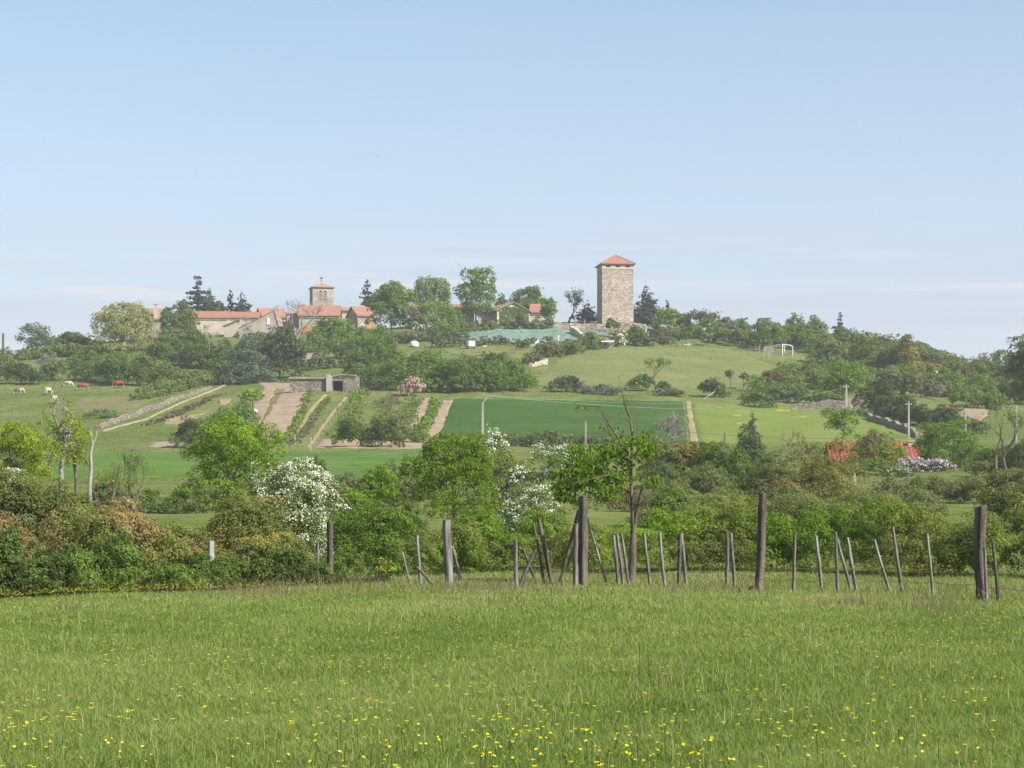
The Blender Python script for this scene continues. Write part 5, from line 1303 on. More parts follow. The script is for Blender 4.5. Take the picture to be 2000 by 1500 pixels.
# ---- vaulted cellar in the slope
def cellar():
    Y = float(unproj(655, 765)[1][0]); b = gp(655, Y)
    root = tag(empty('stone_cellar', b), 'stone cellar front with a dark square doorway built into the slope', 'cellar')
    X = lambda u: px(u, Y) - b.x
    Z = lambda v: pz(v, Y) - b.z
    w = MB(); w.box(X(566), X(637), .25, 1.0, -2.2, Z(740)); w.box(X(669.5), X(700), .1, 3.0, -2.5, Z(735)); w.box(X(649), X(669.5), .1, .9, Z(742.5), Z(737)); w.box(X(649), X(669.5), .9, 3.0, Z(742.5) , Z(736))
    w.build('wall', M_DRYST, root)
    c = MB(); c.box(X(564), X(637), -.05, 1.2, Z(739.9), Z(736)); c.build('coping', M_TIMB, root)
    p = MB(); p.box(X(637.5), X(648.9), -.35, 2.5, -2.5, Z(735)); p.box(X(638), X(645), -.2, .8, Z(734.9), Z(731)); p.build('pier', M_CONC, root)
    k = MB(); n = 12
    us = np.linspace(646, 695, n + 1); vs = [736.2 - 5.0 * min(1, (u - 646) / 22) ** .7 + .9 * max(0, (u - 668) / 27) for u in us]
    for i in range(n): k.prism([(X(us[i]), Z(vs[i] + 1.5)), (X(us[i + 1]), Z(vs[i + 1] + 1.5)), (X(us[i + 1]), Z(vs[i + 1])), (X(us[i]), Z(vs[i]))], -.2, 3.2)
    k.build('roof_edge', M_CONC, root)
    f = MB(); 
    for i in range(n): f.prism([(X(us[i]), Z(737.0) - .02), (X(us[i + 1]), Z(737.0) - .02), (X(us[i + 1]), Z(vs[i + 1] + 1.5)), (X(us[i]), Z(vs[i] + 1.5))], -.02, 2.8)
    f.build('spandrel', M_DRYST, root)
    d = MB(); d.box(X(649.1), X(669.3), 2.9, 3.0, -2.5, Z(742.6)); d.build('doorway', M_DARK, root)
    MB().box(X(649.1), X(669.3), -.15, .05, Z(743.6), Z(741.6)).build('lintel', M_TIMB, root)
cellar()

# ---- teal sheeting on the slope
def sheeting(name, label, left, right, seed):
    n, m = 90, 40
    a, c = dense(left, n), dense(right, n)
    t = np.linspace(0, 1, m)[None, :, None]
    uv = a[:, None] * (1 - t) + c[:, None] * t
    X, Yy, Zz = unproj(uv[..., 0].ravel(), uv[..., 1].ravel())
    r = np.random.default_rng(seed)
    Zz = Zz + .22 + .07 * np.sin(X * 4.2 + Yy * 1.3) + r.normal(0, .025, len(X))
    o = np.array([X.mean(), Yy.mean(), Zz.mean()])
    i = np.arange(n * m).reshape(n, m); f = np.stack([i[:-1, :-1], i[1:, :-1], i[1:, 1:], i[:-1, 1:]], -1).reshape(-1, 4)
    me = mesh_np(name, np.stack([X, Yy, Zz], -1) - o, [f], M_TEAL)
    if sum(p.normal.z for p in list(me.polygons)[:50]) < 0: me.flip_normals()
    return tag(link(name, me, None, tuple(o)), label, 'ground cover')
def tealf(nt, vec):
    n = noise(nt, vec, .5, 5, .7); c = ramp(nt, n.outputs['Fac'], [(.3, (.125, .19, .145)), (.7, (.20, .275, .215))]).outputs[0]
    vo = N(nt, 'ShaderNodeTexVoronoi', Scale=.55); L(nt, vec, vo.inputs['Vector'])
    k = ramp(nt, vo.outputs['Distance'], [(.14, (.30, .45, .34)), (.36, (1, 1, 1))]).outputs[0]
    return mixc(nt, 1.0, c, k, 'MULTIPLY')
M_TEAL = rough_mat('teal_sheet', tealf, .7, (2.0, .6, .2))
sheeting('ground_sheeting', 'big teal woven sheeting spread on the slope under the ivy house', [(868, 651), (920, 645), (1000, 641), (1072, 639.5), (1116, 648), (1131, 663)], [(872, 660), (920, 668), (1000, 670), (1072, 670), (1116, 668), (1128, 665)], 3)
sheeting('ground_sheeting', 'small teal sheeting on the steep bank right below the tower wall', [(1232, 642), (1252, 648), (1262, 664)], [(1270, 636), (1280, 650), (1288, 668)], 4)
sheeting('ground_sheeting', 'teal sheeting strip in the middle, under the terrace wall', [(1135, 646), (1165, 647), (1212, 652)], [(1140, 653), (1165, 657), (1212, 660)], 5)

# ---- posts, poles, wires
def pole(name, label, u, v_top, Y, r0, r1, mat, head=None):
    b = gp(u, Y); H = pz(v_top, Y) - b.z
    root = tag(empty(name, b), label, 'pole')
    s = MB(); n = 4
    k = [(-r0, -r0 * .8), (r0, -r0 * .8), (r0, r0 * .8), (-r0, r0 * .8)]
    s.v = [(x, y, -.8) for x, y in k] + [(x * r1 / r0, y * r1 / r0, H) for x, y in k]
    s.f = [(0, 1, 5, 4), (1, 2, 6, 5), (2, 3, 7, 6), (3, 0, 4, 7), (4, 5, 6, 7)]
    s.build('shaft', mat, root)
    if head == 'fork':
        f = MB(); 
        f.slab((-.05, -.05, H - .05), (.1, -.05, H - .05), (.75, -.05, H + .75), (.6, -.05, H + .75), -.1)
        f.slab((-1.05, -.05, H + .55), (-.95, -.05, H + .55), (-.15, -.05, H + 1.15), (-.25, -.05, H + 1.15), -.08)
        f.slab((.35, -.05, H + 1.15), (.25, -.05, H + 1.15), (.85, -.05, H + .6), (.95, -.05, H + .6), -.08)
        f.slab((-.3, -.05, H + 1.08), (.35, -.05, H + 1.08), (.35, -.05, H + 1.18), (-.3, -.05, H + 1.18), -.08)
        f.build('crosspiece', mat, root)
    elif head == 'arm':
        MB().box(-.45, .45, -.04, .04, H - .35, H - .25).build('crosspiece', mat, root)
        q = MB()
        for x in (-.38, 0, .38): q.box(x - .04, x + .04, -.04, .04, H - .245 if x else H, H - .1 if x else H + .16)
        q.build('insulators', M_WHITE, root)
    elif head == 'box':
        MB().box(-.3, .3, -.25, -.1, H - .5, H + .1).build('lamp_head', M_WHITE, root)
    return b + Vector((0, 0, H))
pA = pole('utility_pole', 'pale concrete pole with a forked head before the crop field', 943, 786, 292, .20, .13, M_CONC, 'fork')
pB = pole('utility_pole', 'short grey pole standing before the crop field, left of the cherry crown', 1144, 823, 240, .13, .10, M_TIMB)
pC = pole('utility_pole', 'concrete pole standing by the roadside wall', 1653, 752, 338, .22, .14, M_CONC, 'arm')
pD = pole('utility_pole', 'concrete pole at the lower end of the lane wall', 1775, 786, 300, .17, .11, M_CONC, 'arm')
pE = pole('utility_pole', 'concrete pole before the bank of bare earth', 1886, 800, 296, .15, .10, M_CONC, 'arm')
pF = pole('lamp_post', 'lamp post with a pale head on the right slope', 1828, 726, 400, .12, .09, M_CONC, 'box')
pG = pole('utility_pole', 'dark wooden pole at the left edge on the skyline', 6, 651, 478, .30, .22, M_BARK)
pH = pole('utility_pole', 'white boundary post between the crop field and the hay meadow', 1346, 782, 345, .07, .06, M_CONC)
pI = pole('utility_pole', 'dark short post at the lower edge of the hay meadow', 1415, 846, 272, .14, .10, M_BARK)
pJ = pole('utility_pole', 'thin post at the right edge by the thin dark leafed tree', 1985, 792, 280, .12, .10, M_CONC)
M_WIRE = noisy('wire', (.12, .12, .12), (.2, .2, .2), 3)
M_WIREL = noisy('pale_wire', (.30, .32, .33), (.42, .44, .44), 3)
def wire(label, a, b, sag, r=.018, mat=None, cat='cable'):
    a, b = np.array(a, float), np.array(b, float); n = 18
    t = np.linspace(0, 1, n + 1)[:, None]
    p = a * (1 - t) + b * t; p[:, 2] -= (4 * t * (1 - t))[:, 0] * sag
    o = p[n // 2].copy(); p = p - o
    tag(link('overhead_cable', tubes('overhead_cable', [(p[i], p[i + 1], r, r) for i in range(n)], mat or M_WIRE, 4), None, tuple(o)), label, cat)
e = lambda u, v, Y: (px(u, Y), Y, pz(v, Y))
wire('pale cable crossing in front of the crop field from the forked pole', pA + Vector((.7, 0, 1.0)), e(1340, 799, 330), .3, .015, M_WIREL)
wire('upper pale cable from the forked pole over the crop field', pA + Vector((.1, 0, 1.1)), e(1340, 788, 330), .3, .012, M_WIREL)
wire('pale cable over the hay meadow to the roadside pole', e(1340, 799, 330), pC + Vector((0, 0, -.3)), .8, .012, M_WIREL)
wire('pale cable from the roadside pole to the lane pole', e(1560, 797, 330), pD + Vector((0, 0, -.3)), .5, .012, M_WIREL)
wire('pale cable from the lane pole to the right edge', pD + Vector((0, 0, -.3)), e(2040, 797, 290), .4, .012, M_WIREL)
wire('dark sagging cable at the left from the dead white trunk to the dark rounded bush', e(180, 862, 90), e(480, 880, 225), .6, .016)
wire('dark cable past the vineyard towards the short grey pole', e(480, 880, 225), e(850, 868, 240), 1.2, .022)
wire('dark cable rising to the top of the short grey pole', e(960, 855, 240), pB, .5, .022)
wire('dark cable along the foot of the hay meadow', e(1350, 844, 260), e(1800, 852, 230), .5, .02)

# vineyard stakes and small fence posts on the hill
rp = np.random.default_rng(5)
def stake_row(label, group, uvs, h, r=.05, mat=None):
    for k, (u, v) in enumerate(uvs):
        X, Yy, Zz = [float(q[0]) for q in unproj(u, v)]
        hh = h * rp.uniform(.8, 1.15); lx, ly = rp.normal(0, .06, 2)
        rr = max(r, Yy / 2048 * .22)
        m = MB(); c = [(-rr, -rr), (rr, -rr), (rr, rr), (-rr, rr)]
        m.v = [(x, y, -.2) for x, y in c] + [(x * .85 + lx * hh, y * .85 + ly * hh, hh) for x, y in c]
        m.f = [(0, 1, 5, 4), (1, 2, 6, 5), (2, 3, 7, 6), (3, 0, 4, 7), (4, 5, 6, 7)]
        tag(m.build('wooden_stake', mat or M_TIMB, None, (X, Yy, Zz)), label, 'stake', group)
stake_row('thin grey stake in the picket line running down past the cellar', 'picket line below the cellar', [(696 - 14 * 0 - i * 5.6, 768 + i * 6.8) for i in range(17)], 1.3, .05)
stake_row('pale stake in the slanting fence under the dark field hedge', 'stakes under the field hedge', [(1446 + i * 9.2, 672 + i * 4.2 + .12 * i * i) for i in range(7)], 1.9, .07, M_CONC)
stake_row('thin stake along the foot of the hill pasture', 'stakes at the foot of the hill pasture', [(1040 + i * 27, 756 + 1.2 * math.sin(i)) for i in range(12)], 1.3, .05)
stake_row('white stake in the plot of vines, standing at its lower end', 'white plot stakes', [(607, 880), (576, 868)], 1.6, .09, M_CONC)
stake_row('grey stake at the bottom of the scrub, right of the bare bough tree', 'scrub stakes', [(1672, 975)], 2.0, .07, M_CONC)

# ---- small things on the hill
def frame():
    Y = float(unproj(1525, 694)[1][0]); b = gp(1525, Y)
    root = tag(empty('arched_frame', b), 'white tubular arched tunnel frame standing on the hill at the right', 'frame')
    X = lambda u: px(u, Y) - b.x
    Z = lambda v: pz(v, Y) - b.z
    def tube(nm, pts, r): link(nm, tubes(nm, [(np.array(pts[i]), np.array(pts[i + 1]), r, r) for i in range(len(pts) - 1)], M_WHITE, 6), root)
    tube('hoop', [(X(1548), 0, -.4), (X(1548), 0, Z(677)), (X(1544), 0, Z(674.5)), (X(1528), 0, Z(672.5)), (X(1528), 0, -.4)], .12)
    tube('hoop', [(X(1528), 0, Z(672.5)), (X(1515), 1.5, Z(673.5)), (X(1509), 2, Z(676)), (X(1509), 2, -.4)], .11)
    tube('brace', [(X(1528), 0, Z(675)), (X(1534.5), 1.6, Z(688))], .12)
    tube('top_bar', [(X(1528), .1, Z(672.5)), (X(1537), 4, Z(673)), (X(1537), 4, -.4)], .09)
frame()
def small(name, label, cat, u, v, fn, Y=None):
    if Y is None: X, Yy, Zz = [float(q[0]) for q in unproj(u, v)]
    else: X, Yy = px(u, Y), Y; Zz = float(gz(X, Y))
    root = tag(empty(name, (X, Yy, Zz)), label, cat); fn(root, Yy); return root
def trailer(r, Y):
    b = MB().box(-.75, .75, -.9, .9, .55, 1.75); o = b.build('body', M_WHITE, r); 
    MB().box(-.7, .7, -.92, -.9, .62, 1.68).build('tailboard', noisy('cream_paint', (.62, .58, .5), (.72, .68, .6), 3), r)
    for s in (-1, 1):
        m = MB(); n = 12; m.prism([(s * 0 + .32 * math.cos(2 * math.pi * k / n), .33 + .32 * math.sin(2 * math.pi * k / n)) for k in range(n)], -.08, .08)
        w = m.build('wheel', M_DARK, r, (.0, 0, 0)); w.rotation_euler = (0, 0, math.pi / 2); w.location = (s * .8, 0, 0)
    MB().box(-2.2, -.75, -.05, .05, .5, .6).build('drawbar', M_TIMB, r)
t = small('box_trailer', 'white box trailer parked at the top of the upper grass field', 'trailer', 919, 682, trailer)
t.rotation_euler = (0, 0, .35)
def tank(r, Y):
    n = 14
    pts = [(0.0, 0), (.95, 0), (1.05, .25), (1.0, .9), (.6, 1.25), (0.0, 1.3)]
    m = MB()
    for k in range(n):
        a0, a1 = 2 * math.pi * k / n, 2 * math.pi * (k + 1) / n
        for (r0, z0), (r1, z1) in zip(pts[:-1], pts[1:]):
            m.quad((r0 * math.cos(a0), r0 * math.sin(a0), z0), (r0 * math.cos(a1), r0 * math.sin(a1), z0), (r1 * math.cos(a1), r1 * math.sin(a1), z1), (r1 * math.cos(a0), r1 * math.sin(a0), z1))
    m.build('cover', M_WHITE, r); MB().box(-.2, .2, -.2, .2, 1.28, 1.45).build('lid', M_CONC, r)
small('water_tank', 'white rounded water tank in the scrub below the big lime tree', 'tank', 809, 678, tank, 464)
def canopy(r, Y):
    m = MB(); m.slab((-1.5, -1, 1.5), (1.3, -1, 1.6), (1.5, 1, 1.95), (-1.3, 1, 1.85), .08); m.build('roof', M_WHITE, r)
    for x, y in ((-1.2, -.8), (1.1, -.8), (1.2, .8), (-1.1, .8)): MB().box(x - .05, x + .05, y - .05, y + .05, -.2, 1.5).build('post', M_TIMB, r)
    MB().box(-1, .9, .2, .8, 0, .8).build('bench', M_TIMB, r)
small('garden_canopy', 'white topped garden canopy at the top of the hill pasture', 'canopy', 1187, 672, canopy, 448)
def car(r, Y):
    m = MB(); m.prism([(-1.6, .3), (1.6, .3), (1.65, .75), (1.0, .85), (.5, 1.3), (-.9, 1.3), (-1.5, .85), (-1.65, .7)], -.7, .7); m.build('body', M_WHITE, r)
    MB().prism([(-.8, .88), (.8, .88), (.42, 1.22), (-.75, 1.22)], -.72, .72).build('windows', noisy('blue_glass', (.10, .16, .30), (.2, .28, .45), 1), r)
    for x in (-1.0, 1.0):
        for y in (-.62, .62):
            q = MB(); n = 12; q.prism([(x + .3 * math.cos(2 * math.pi * k / n), .3 + .3 * math.sin(2 * math.pi * k / n)) for k in range(n)], y - .1, y + .1); q.build('wheel', M_DARK, r)
small('parked_car', 'small white and blue car parked below the teal sheeting', 'car', 1059, 676, car)
def slabw(w, h): 
    def f(r, Y): MB().box(-w / 2, w / 2, -.1, .1, -.2, h).box(-w / 2 - .05, w / 2 + .05, -.15, .15, h, h + .06).build('panel', M_WHITE, r)
    return f
small('white_slab', 'white low slab lying below the teal sheeting, left of the small car', 'slab', 1040, 675, slabw(1.3, .2))
small('white_slab', 'white low slab under the drab shrubs above the upper grass field', 'slab', 947, 677, slabw(.9, .25))
small('stone_trough', 'pale stone trough at the top edge of the hill pasture', 'trough', 1342, 674, slabw(1.4, .22))
small('stone_trough', 'pale stone block left of the pale trough on the pasture edge', 'trough', 1283, 673, slabw(.9, .2))
small('garden_tub', 'white tub standing by the little fruit tree', 'tub', 497.5, 808, lambda r, Y: (MB().prism([(-.35, 0), (.35, 0), (.45, .45), (.2, .75), (-.25, .75), (-.45, .45)], -.35, .35).build('body', M_WHITE, r), MB().box(-.3, .3, -.3, .3, .74, .8).build('lid', M_CONC, r)))
def mixer(r, Y):
    m = MB(); m.prism([(-.55, .55), (.35, .45), (.6, 1.0), (.3, 1.35), (-.45, 1.2)], -.4, .4); m.build('drum', noisy('orange_enamel', (.7, .12, .05), (.8, .2, .08), 1), r)
    MB().box(-.5, .5, -.4, .4, 0, .45).build('frame', noisy('orange_enamel', (.7, .12, .05), (.8, .2, .08), 1), r)
    for y in (-.45, .45):
        q = MB(); n = 12; q.prism([(.28 * math.cos(2 * math.pi * k / n), .2 + .28 * math.sin(2 * math.pi * k / n)) for k in range(n)], y - .06, y + .06); q.build('wheel', M_DARK, r)
small('cement_mixer', 'orange red cement mixer left of the bank of bare earth', 'mixer', 1847, 807, mixer)
def sign(r, Y):
    MB().box(-.05, .05, -.03, .03, -.3, 2.6).build('post', M_ZINC, r); MB().box(-.75, .75, -.08, -.035, 1.75, 2.5).build('panel', M_WHITE, r)
small('road_sign', 'white road sign on a post before the dark lane hedge', 'sign', 1751, 826, sign)
def fence_panel(r, Y):
    m = MB()
    for i in range(9): m.box(-1.0 + i * .22, -.84 + i * .22, -.03, .03, 0, 1.9)
    m.build('boards', M_TIMB, r)
    q = MB()
    for z in (.4, 1.5): q.box(-1.05, 1.1, .031, .08, z, z + .1)
    q.build('rails', M_TIMB, r)
small('board_fence', 'short grey board fence left of the white frame', 'fence', 1502, 692, fence_panel)
def beams(r, Y):
    MB().slab((-.9, 0, .1), (-.8, 0, .0), (1.1, .6, 1.3), (1.0, .6, 1.4), .08).build('pole', M_CONC, r)
small('leaning_pole', 'pale pole leaning against the dark pointed bush', 'pole', 1386, 779, beams)
for u, v, hh, lab in [(1123, 637, 2.3, 'wooden gate post on the terrace wall left of the tower'), (1142, 644, 2.4, 'tall wooden post at the head of the garden steps'), (1159, 650, 2.2, 'wooden post lower down the garden steps'), (1091, 668, 1.5, 'thin white post at the right edge of the teal sheeting')]:
    Yq = float(unproj(u, v)[1][0]); q = gp(u, Yq)
    tag(MB().box(-.14, .14, -.14, .14, -.5, hh).box(-.17, .17, -.17, .17, hh, hh + .06).build('garden_post', M_TIMB if 'white' not in lab else M_WHITE, None, q), lab, 'post')
def rail(r, Y):
    L_ = 6.5
    for k, z in enumerate((.5, 1.0)): MB().slab((0, 0, z + .5), (L_, -4, z - 1.9), (L_, -3.9, z - 1.8), (0, .1, z + .6), .06).build('rail', M_TIMB, r)
small('garden_railing', 'grey wooden railing running down the steps under the tower', 'railing', 1140, 646, rail)
# a lone bird high over the village
bp = Vector(e(738, 305, 300))
m = MB(); m.v = [(-.5, 0, .16), (0, -.1, 0), (.45, 0, .2), (0, .14, 0), (.0, 0, -.06), (-.5, .12, .17), (.45, .12, .21)]
m.f = [(0, 1, 3, 5), (1, 2, 6, 3), (1, 4, 3)]
tag(m.build('bird', M_DARK, None, bp), 'small dark bird flying high in the clear sky', 'bird')
# ---------------------------------------------------------------- cows
def cow(label, u, v, head=1, yaw=0.0, base=(.30, .075, .035), white=.25, size=1.0):
    """grazing cow, one continuous skinned body; head=+1 grazes to the right"""
    X, Yy, Zz = [float(q[0]) for q in unproj(u, v)]
    J = {'hip': (-.62, 0, 1.10, .37), 'loin': (-.25, 0, 1.05, .43), 'chest': (.42, 0, 1.02, .42), 'belly': (.1, 0, .97, .46), 'wither': (.62, 0, 1.14, .31), 'neck': (.92, 0, .98, .19), 'poll': (1.16, 0, .66, .15), 'muz': (1.30, 0, .34, .09), 'nose': (1.34, 0, .18, .08),
         'rump': (-.9, 0, 1.18, .2), 'tail1': (-1.0, 0, 1.1, .05), 'tail2': (-1.06, 0, .6, .035),
         'earl': (1.10, .26, .72, .04), 'earr': (1.10, -.26, .72, .04), 'ud': (-.5, 0, .78, .15)}
    for s, n in ((1, 'l'), (-1, 'r')):
        J['st' + n] = (-.78, .2 * s, .92, .20); J['hock' + n] = (-.92, .22 * s, .48, .085); J['hf' + n] = (-.84, .22 * s, .06, .075)
        J['sh' + n] = (.55, .22 * s, .86, .16); J['kn' + n] = (.58, .22 * s, .46, .085); J['ff' + n] = (.60 + .1 * s, .22 * s, .06, .075)
    E = [('hip', 'loin'), ('loin', 'belly'), ('belly', 'chest'), ('chest', 'wither'), ('wither', 'neck'), ('neck', 'poll'), ('poll', 'muz'), ('muz', 'nose'), ('hip', 'rump'), ('rump', 'tail1'), ('tail1', 'tail2'), ('poll', 'earl'), ('poll', 'earr'), ('hip', 'ud')]
    for n in 'lr': E += [('hip', 'st' + n), ('st' + n, 'hock' + n), ('hock' + n, 'hf' + n), ('chest', 'sh' + n), ('sh' + n, 'kn' + n), ('kn' + n, 'ff' + n)]
    ks = list(J); me = bpy.data.meshes.new('cow_skeleton')
    me.from_pydata([(J[k][0] * head, J[k][1], J[k][2]) for k in ks], [(ks.index(a), ks.index(b)) for a, b in E], [])
    o = bpy.data.objects.new('cow_skeleton', me); COL.objects.link(o)
    md = o.modifiers.new('skin', 'SKIN'); md.use_smooth_shade = True
    for i, k in enumerate(ks):
        sv = me.skin_vertices[0].data[i]; sv.radius = (J[k][3], J[k][3]); sv.use_root = (k == 'hip')
    o.modifiers.new('sub', 'SUBSURF').levels = 1
    dg = bpy.context.evaluated_depsgraph_get(); dg.update()
    nm = bpy.data.meshes.new_from_object(o.evaluated_get(dg))
    bpy.data.objects.remove(o)
    key = 'cow_hide_%d_%d' % (int(base[0] * 1000), int(white * 100))
    def f(nt, vec):
        n = noise(nt, vec, 1.7, 2, .5)
        k = ramp(nt, n.outputs['Fac'], [(.28 + .42 * white, (1, 1, 1)), (.32 + .42 * white, (0, 0, 0))]).outputs[0]
        c = mixc(nt, k, base, (.46, .42, .35))
        sx = N(nt, 'ShaderNodeSeparateXYZ'); L(nt, vec, sx.inputs[0])
        low = ramp(nt, sx.outputs[2], [(.42, (1, 1, 1)), (.52, (0, 0, 0))]).outputs[0]     # white legs and muzzle
        return mixc(nt, low, c, (.44, .40, .34))
    nm.materials.clear(); nm.materials.append(rough_mat(key, f, .8)); nm.name = 'cow'
    ob = link('grazing_cow', nm, None, (X, Yy, Zz), yaw); ob.scale = (size,) * 3
    tag(ob, label, 'cow', 'cows grazing in the hillside pasture')
cow('white and red cow grazing alone at the left end of the pasture', 37, 771, 1, -.3, white=.42)
cow('brown cow grazing to the right beside the dying ash', 161, 763, 1, -.2, (.24, .075, .04), .08)
cow('pale cow half hidden behind the boughs of the dying ash', 133, 757, 1, -.3, (.5, .3, .2), .5, .9)
cow('dark red brown cow grazing below the scrub bank', 232, 758, -1, .25, (.22, .045, .03), .05)
cow('orange brown cow with a white head at the right end of the pasture', 308, 765, -1, -.55, (.50, .15, .05), .12, 1.05)
cow('white cow facing away behind the dying ash, upper of two', 95, 772, 1, 1.2, (.5, .36, .26), .62)
cow('white cow behind the trunk of the dying ash, lower of two', 107, 788, 1, 1.4, (.4, .3, .24), .6)

# ---------------------------------------------------------------- the fence at the meadow's end
M_POST = noisy('weathered_post', (.065, .058, .049), (.225, .205, .175), 9, stretch=(1, 1, .14), bump=(14, .8, .02))
M_POSTD = noisy('tarred_sleeper', (.045, .037, .030), (.15, .126, .104), 7, stretch=(1, 1, .12), bump=(12, .9, .03))
M_POSTG = noisy('grey_post', (.085, .08, .071), (.27, .255, .23), 9, stretch=(1, 1, .14), bump=(14, .7, .02))
rf = np.random.default_rng(11)
def post(label, ub, vb, ut, vt, w, mat=None, yaw=.72, taper=.85, dep=1.0, name='fence_post', lean=0.0, knob=.12):
    Y = 6.6 * 1000 / (vb - HV)
    wid = w / F * Y; r = wid / (abs(math.cos(yaw)) + dep * abs(math.sin(yaw))) / 2
    b = np.array([px(ub, Y), Y, 0.0]); b[2] = float(gz(b[0], b[1]))
    H = pz(vt, Y) - b[2]; dx = px(ut, Y) - b[0]
    n = 9; ring = 8
    cs = [(-1, -.75), (-.75, -1), (.75, -1), (1, -.75), (1, .75), (.75, 1), (-.75, 1), (-1, .75)]
    V = []
    wx = np.convolve(rf.normal(0, r * .35, n + 6), np.ones(4) / 4, 'same')[3:-3]; wx[0] = 0
    for i in range(n):
        t = i / (n - 1); k = 1 + (taper - 1) * t + rf.normal(0, .03)
        for (x, y) in cs:
            X_ = x * r * k * (1 + rf.normal(0, .035)); Y_ = y * r * dep * k * (1 + rf.normal(0, .035))
            xr = X_ * math.cos(yaw) - Y_ * math.sin(yaw); yr = X_ * math.sin(yaw) + Y_ * math.cos(yaw)
            zz = -.25 + (H + .25) * t
            if i == n - 1: zz += rf.normal(0, knob * r) + x * r * rf.normal(0, .12)
            V.append((xr + dx * (zz / H) + wx[i], yr + lean * t, zz))
    Fc = [(i * ring + k, i * ring + (k + 1) % ring, (i + 1) * ring + (k + 1) % ring, (i + 1) * ring + k) for i in range(n - 1) for k in range(ring)]
    Fc.append(tuple((n - 1) * ring + k for k in range(ring)))
    me = bpy.data.meshes.new(name); me.from_pydata(V, [], Fc); me.update(); me.materials.append(mat or M_POST)
    o = link(name, me, None, b)
    return tag(o, label, 'post', 'old posts of the meadow fence')
post('short square concrete post standing in the bramble hedge at the left', 412, 1148, 412, 1057, 14, M_CONC, .55, 1.0)
post('dark square post beside the white hawthorn', 646, 1146, 644, 1019, 15, M_POSTD, .74)
post('thin grey post right of the small hawthorn branch, left of the dark square post', 621, 1140, 620, 1056, 7, M_POSTG)
post('thin pole leaning left inside the bush round the dark square post', 769, 1134, 760, 1084, 6)
post('thin leaning pole right of the bush, left of the slim upright stake', 801, 1142, 786, 1079, 6, M_POSTG)
post('slim upright stake with a fallen rail at its foot', 823, 1143, 814, 1046, 8, M_POSTG)
post('thick pale square post below the ash tree', 878, 1142, 872, 1015, 19, M_POSTG, .6, .9)
post('thin prop leaning on the right side of the thick pale post', 900, 1135, 884, 1066, 7)
post('upright stake at the left end of the crossing stakes', 1009, 1153, 1006, 1052, 10, M_POSTG)
post('crossing stake leaning right behind the upright one', 1012, 1151, 1046, 1071, 8, M_POSTD)
post('crossing stake leaning left, right of the upright one', 1051, 1146, 1022, 1072, 8, M_POSTD)
post('thin topped stake among the crossing ones', 1063, 1144, 1044, 1022, 8, M_POSTD, taper=.5)
post('tall dark stake leaning left, right end of the crossing ones', 1079, 1144, 1052, 1012, 11, M_POSTD)
post('stout tall square post under the cherry crown', 1138, 1146, 1138, 969, 22, M_POSTD, .74, .95)
post('rounded grey post pressed against the left side of the stout tall one', 1124, 1147, 1126, 1023, 12, M_POST)
post('long dark brace propping the stout tall post from the left', 1093, 1138, 1130, 996, 9, M_POSTD)
post('thin crooked prop on the right side of the stout tall post', 1185, 1140, 1147, 1010, 6, M_POSTG)
post('left of the three close stakes beside the cherry trunk', 1208, 1143, 1197, 1046, 9)
post('middle of the three close stakes beside the cherry trunk', 1218, 1143, 1206, 1044, 8)
post('right of the three close stakes beside the cherry trunk', 1228, 1144, 1214, 1042, 7)
post('slightly curved stake just right of the cherry trunk', 1270, 1146, 1257, 1040, 8)
post('straight grey stake, second to the right of the cherry trunk', 1299, 1149, 1289, 1040, 8, M_POSTG)
post('dark stake half hidden by a paler one leaning on it', 1327, 1144, 1328, 1042, 9, M_POSTD)
post('paler stake leaning against a dark one right of the cherry', 1340, 1143, 1331, 1041, 9)
post('left stake of the upright pair, left of the tallest square post', 1421, 1144, 1420, 1041, 9)
post('right stake of the upright pair, left of the tallest square post', 1434, 1146, 1428, 1041, 8)
post('tallest square reddish brown post right of the cherry tree', 1481, 1154, 1491, 965, 21, M_POSTD, .74, .82)
post('thin upright stake right of the tallest square post', 1550, 1158, 1553, 1041, 8)
post('stake with a slanted top, third right of the tallest square post', 1605, 1152, 1593, 1047, 9, M_POSTG)
post('upright stake with a second one crossing its top', 1636, 1158, 1632, 1039, 8)
post('stake leaning left over the top of the upright one', 1662, 1155, 1635, 1051, 8)
post('clean grey stake leaning left, beside the crossed pair', 1674, 1158, 1655, 1050, 9, M_POSTG)
post('strongly leaning grey stake in the middle of the right fence', 1737, 1158, 1708, 1054, 8, M_POSTG)
post('rough knotty brown stake with a pointed top', 1763, 1160, 1743, 1030, 10, M_POST, taper=.6, knob=.8)
post('slim grey stake left of the thick round post', 1822, 1164, 1811, 1043, 7, M_POSTG)
post('thick dark round topped post near the right edge', 1916, 1174, 1914, 987, 27, M_POSTD, .74, .95, knob=.25)
post('grey stake leaning on the front of the thick post near the right edge', 1926, 1175, 1922, 1069, 8, M_POSTG)
post('last dark stake at the right edge', 1950, 1176, 1938, 1053, 8, M_POSTD)
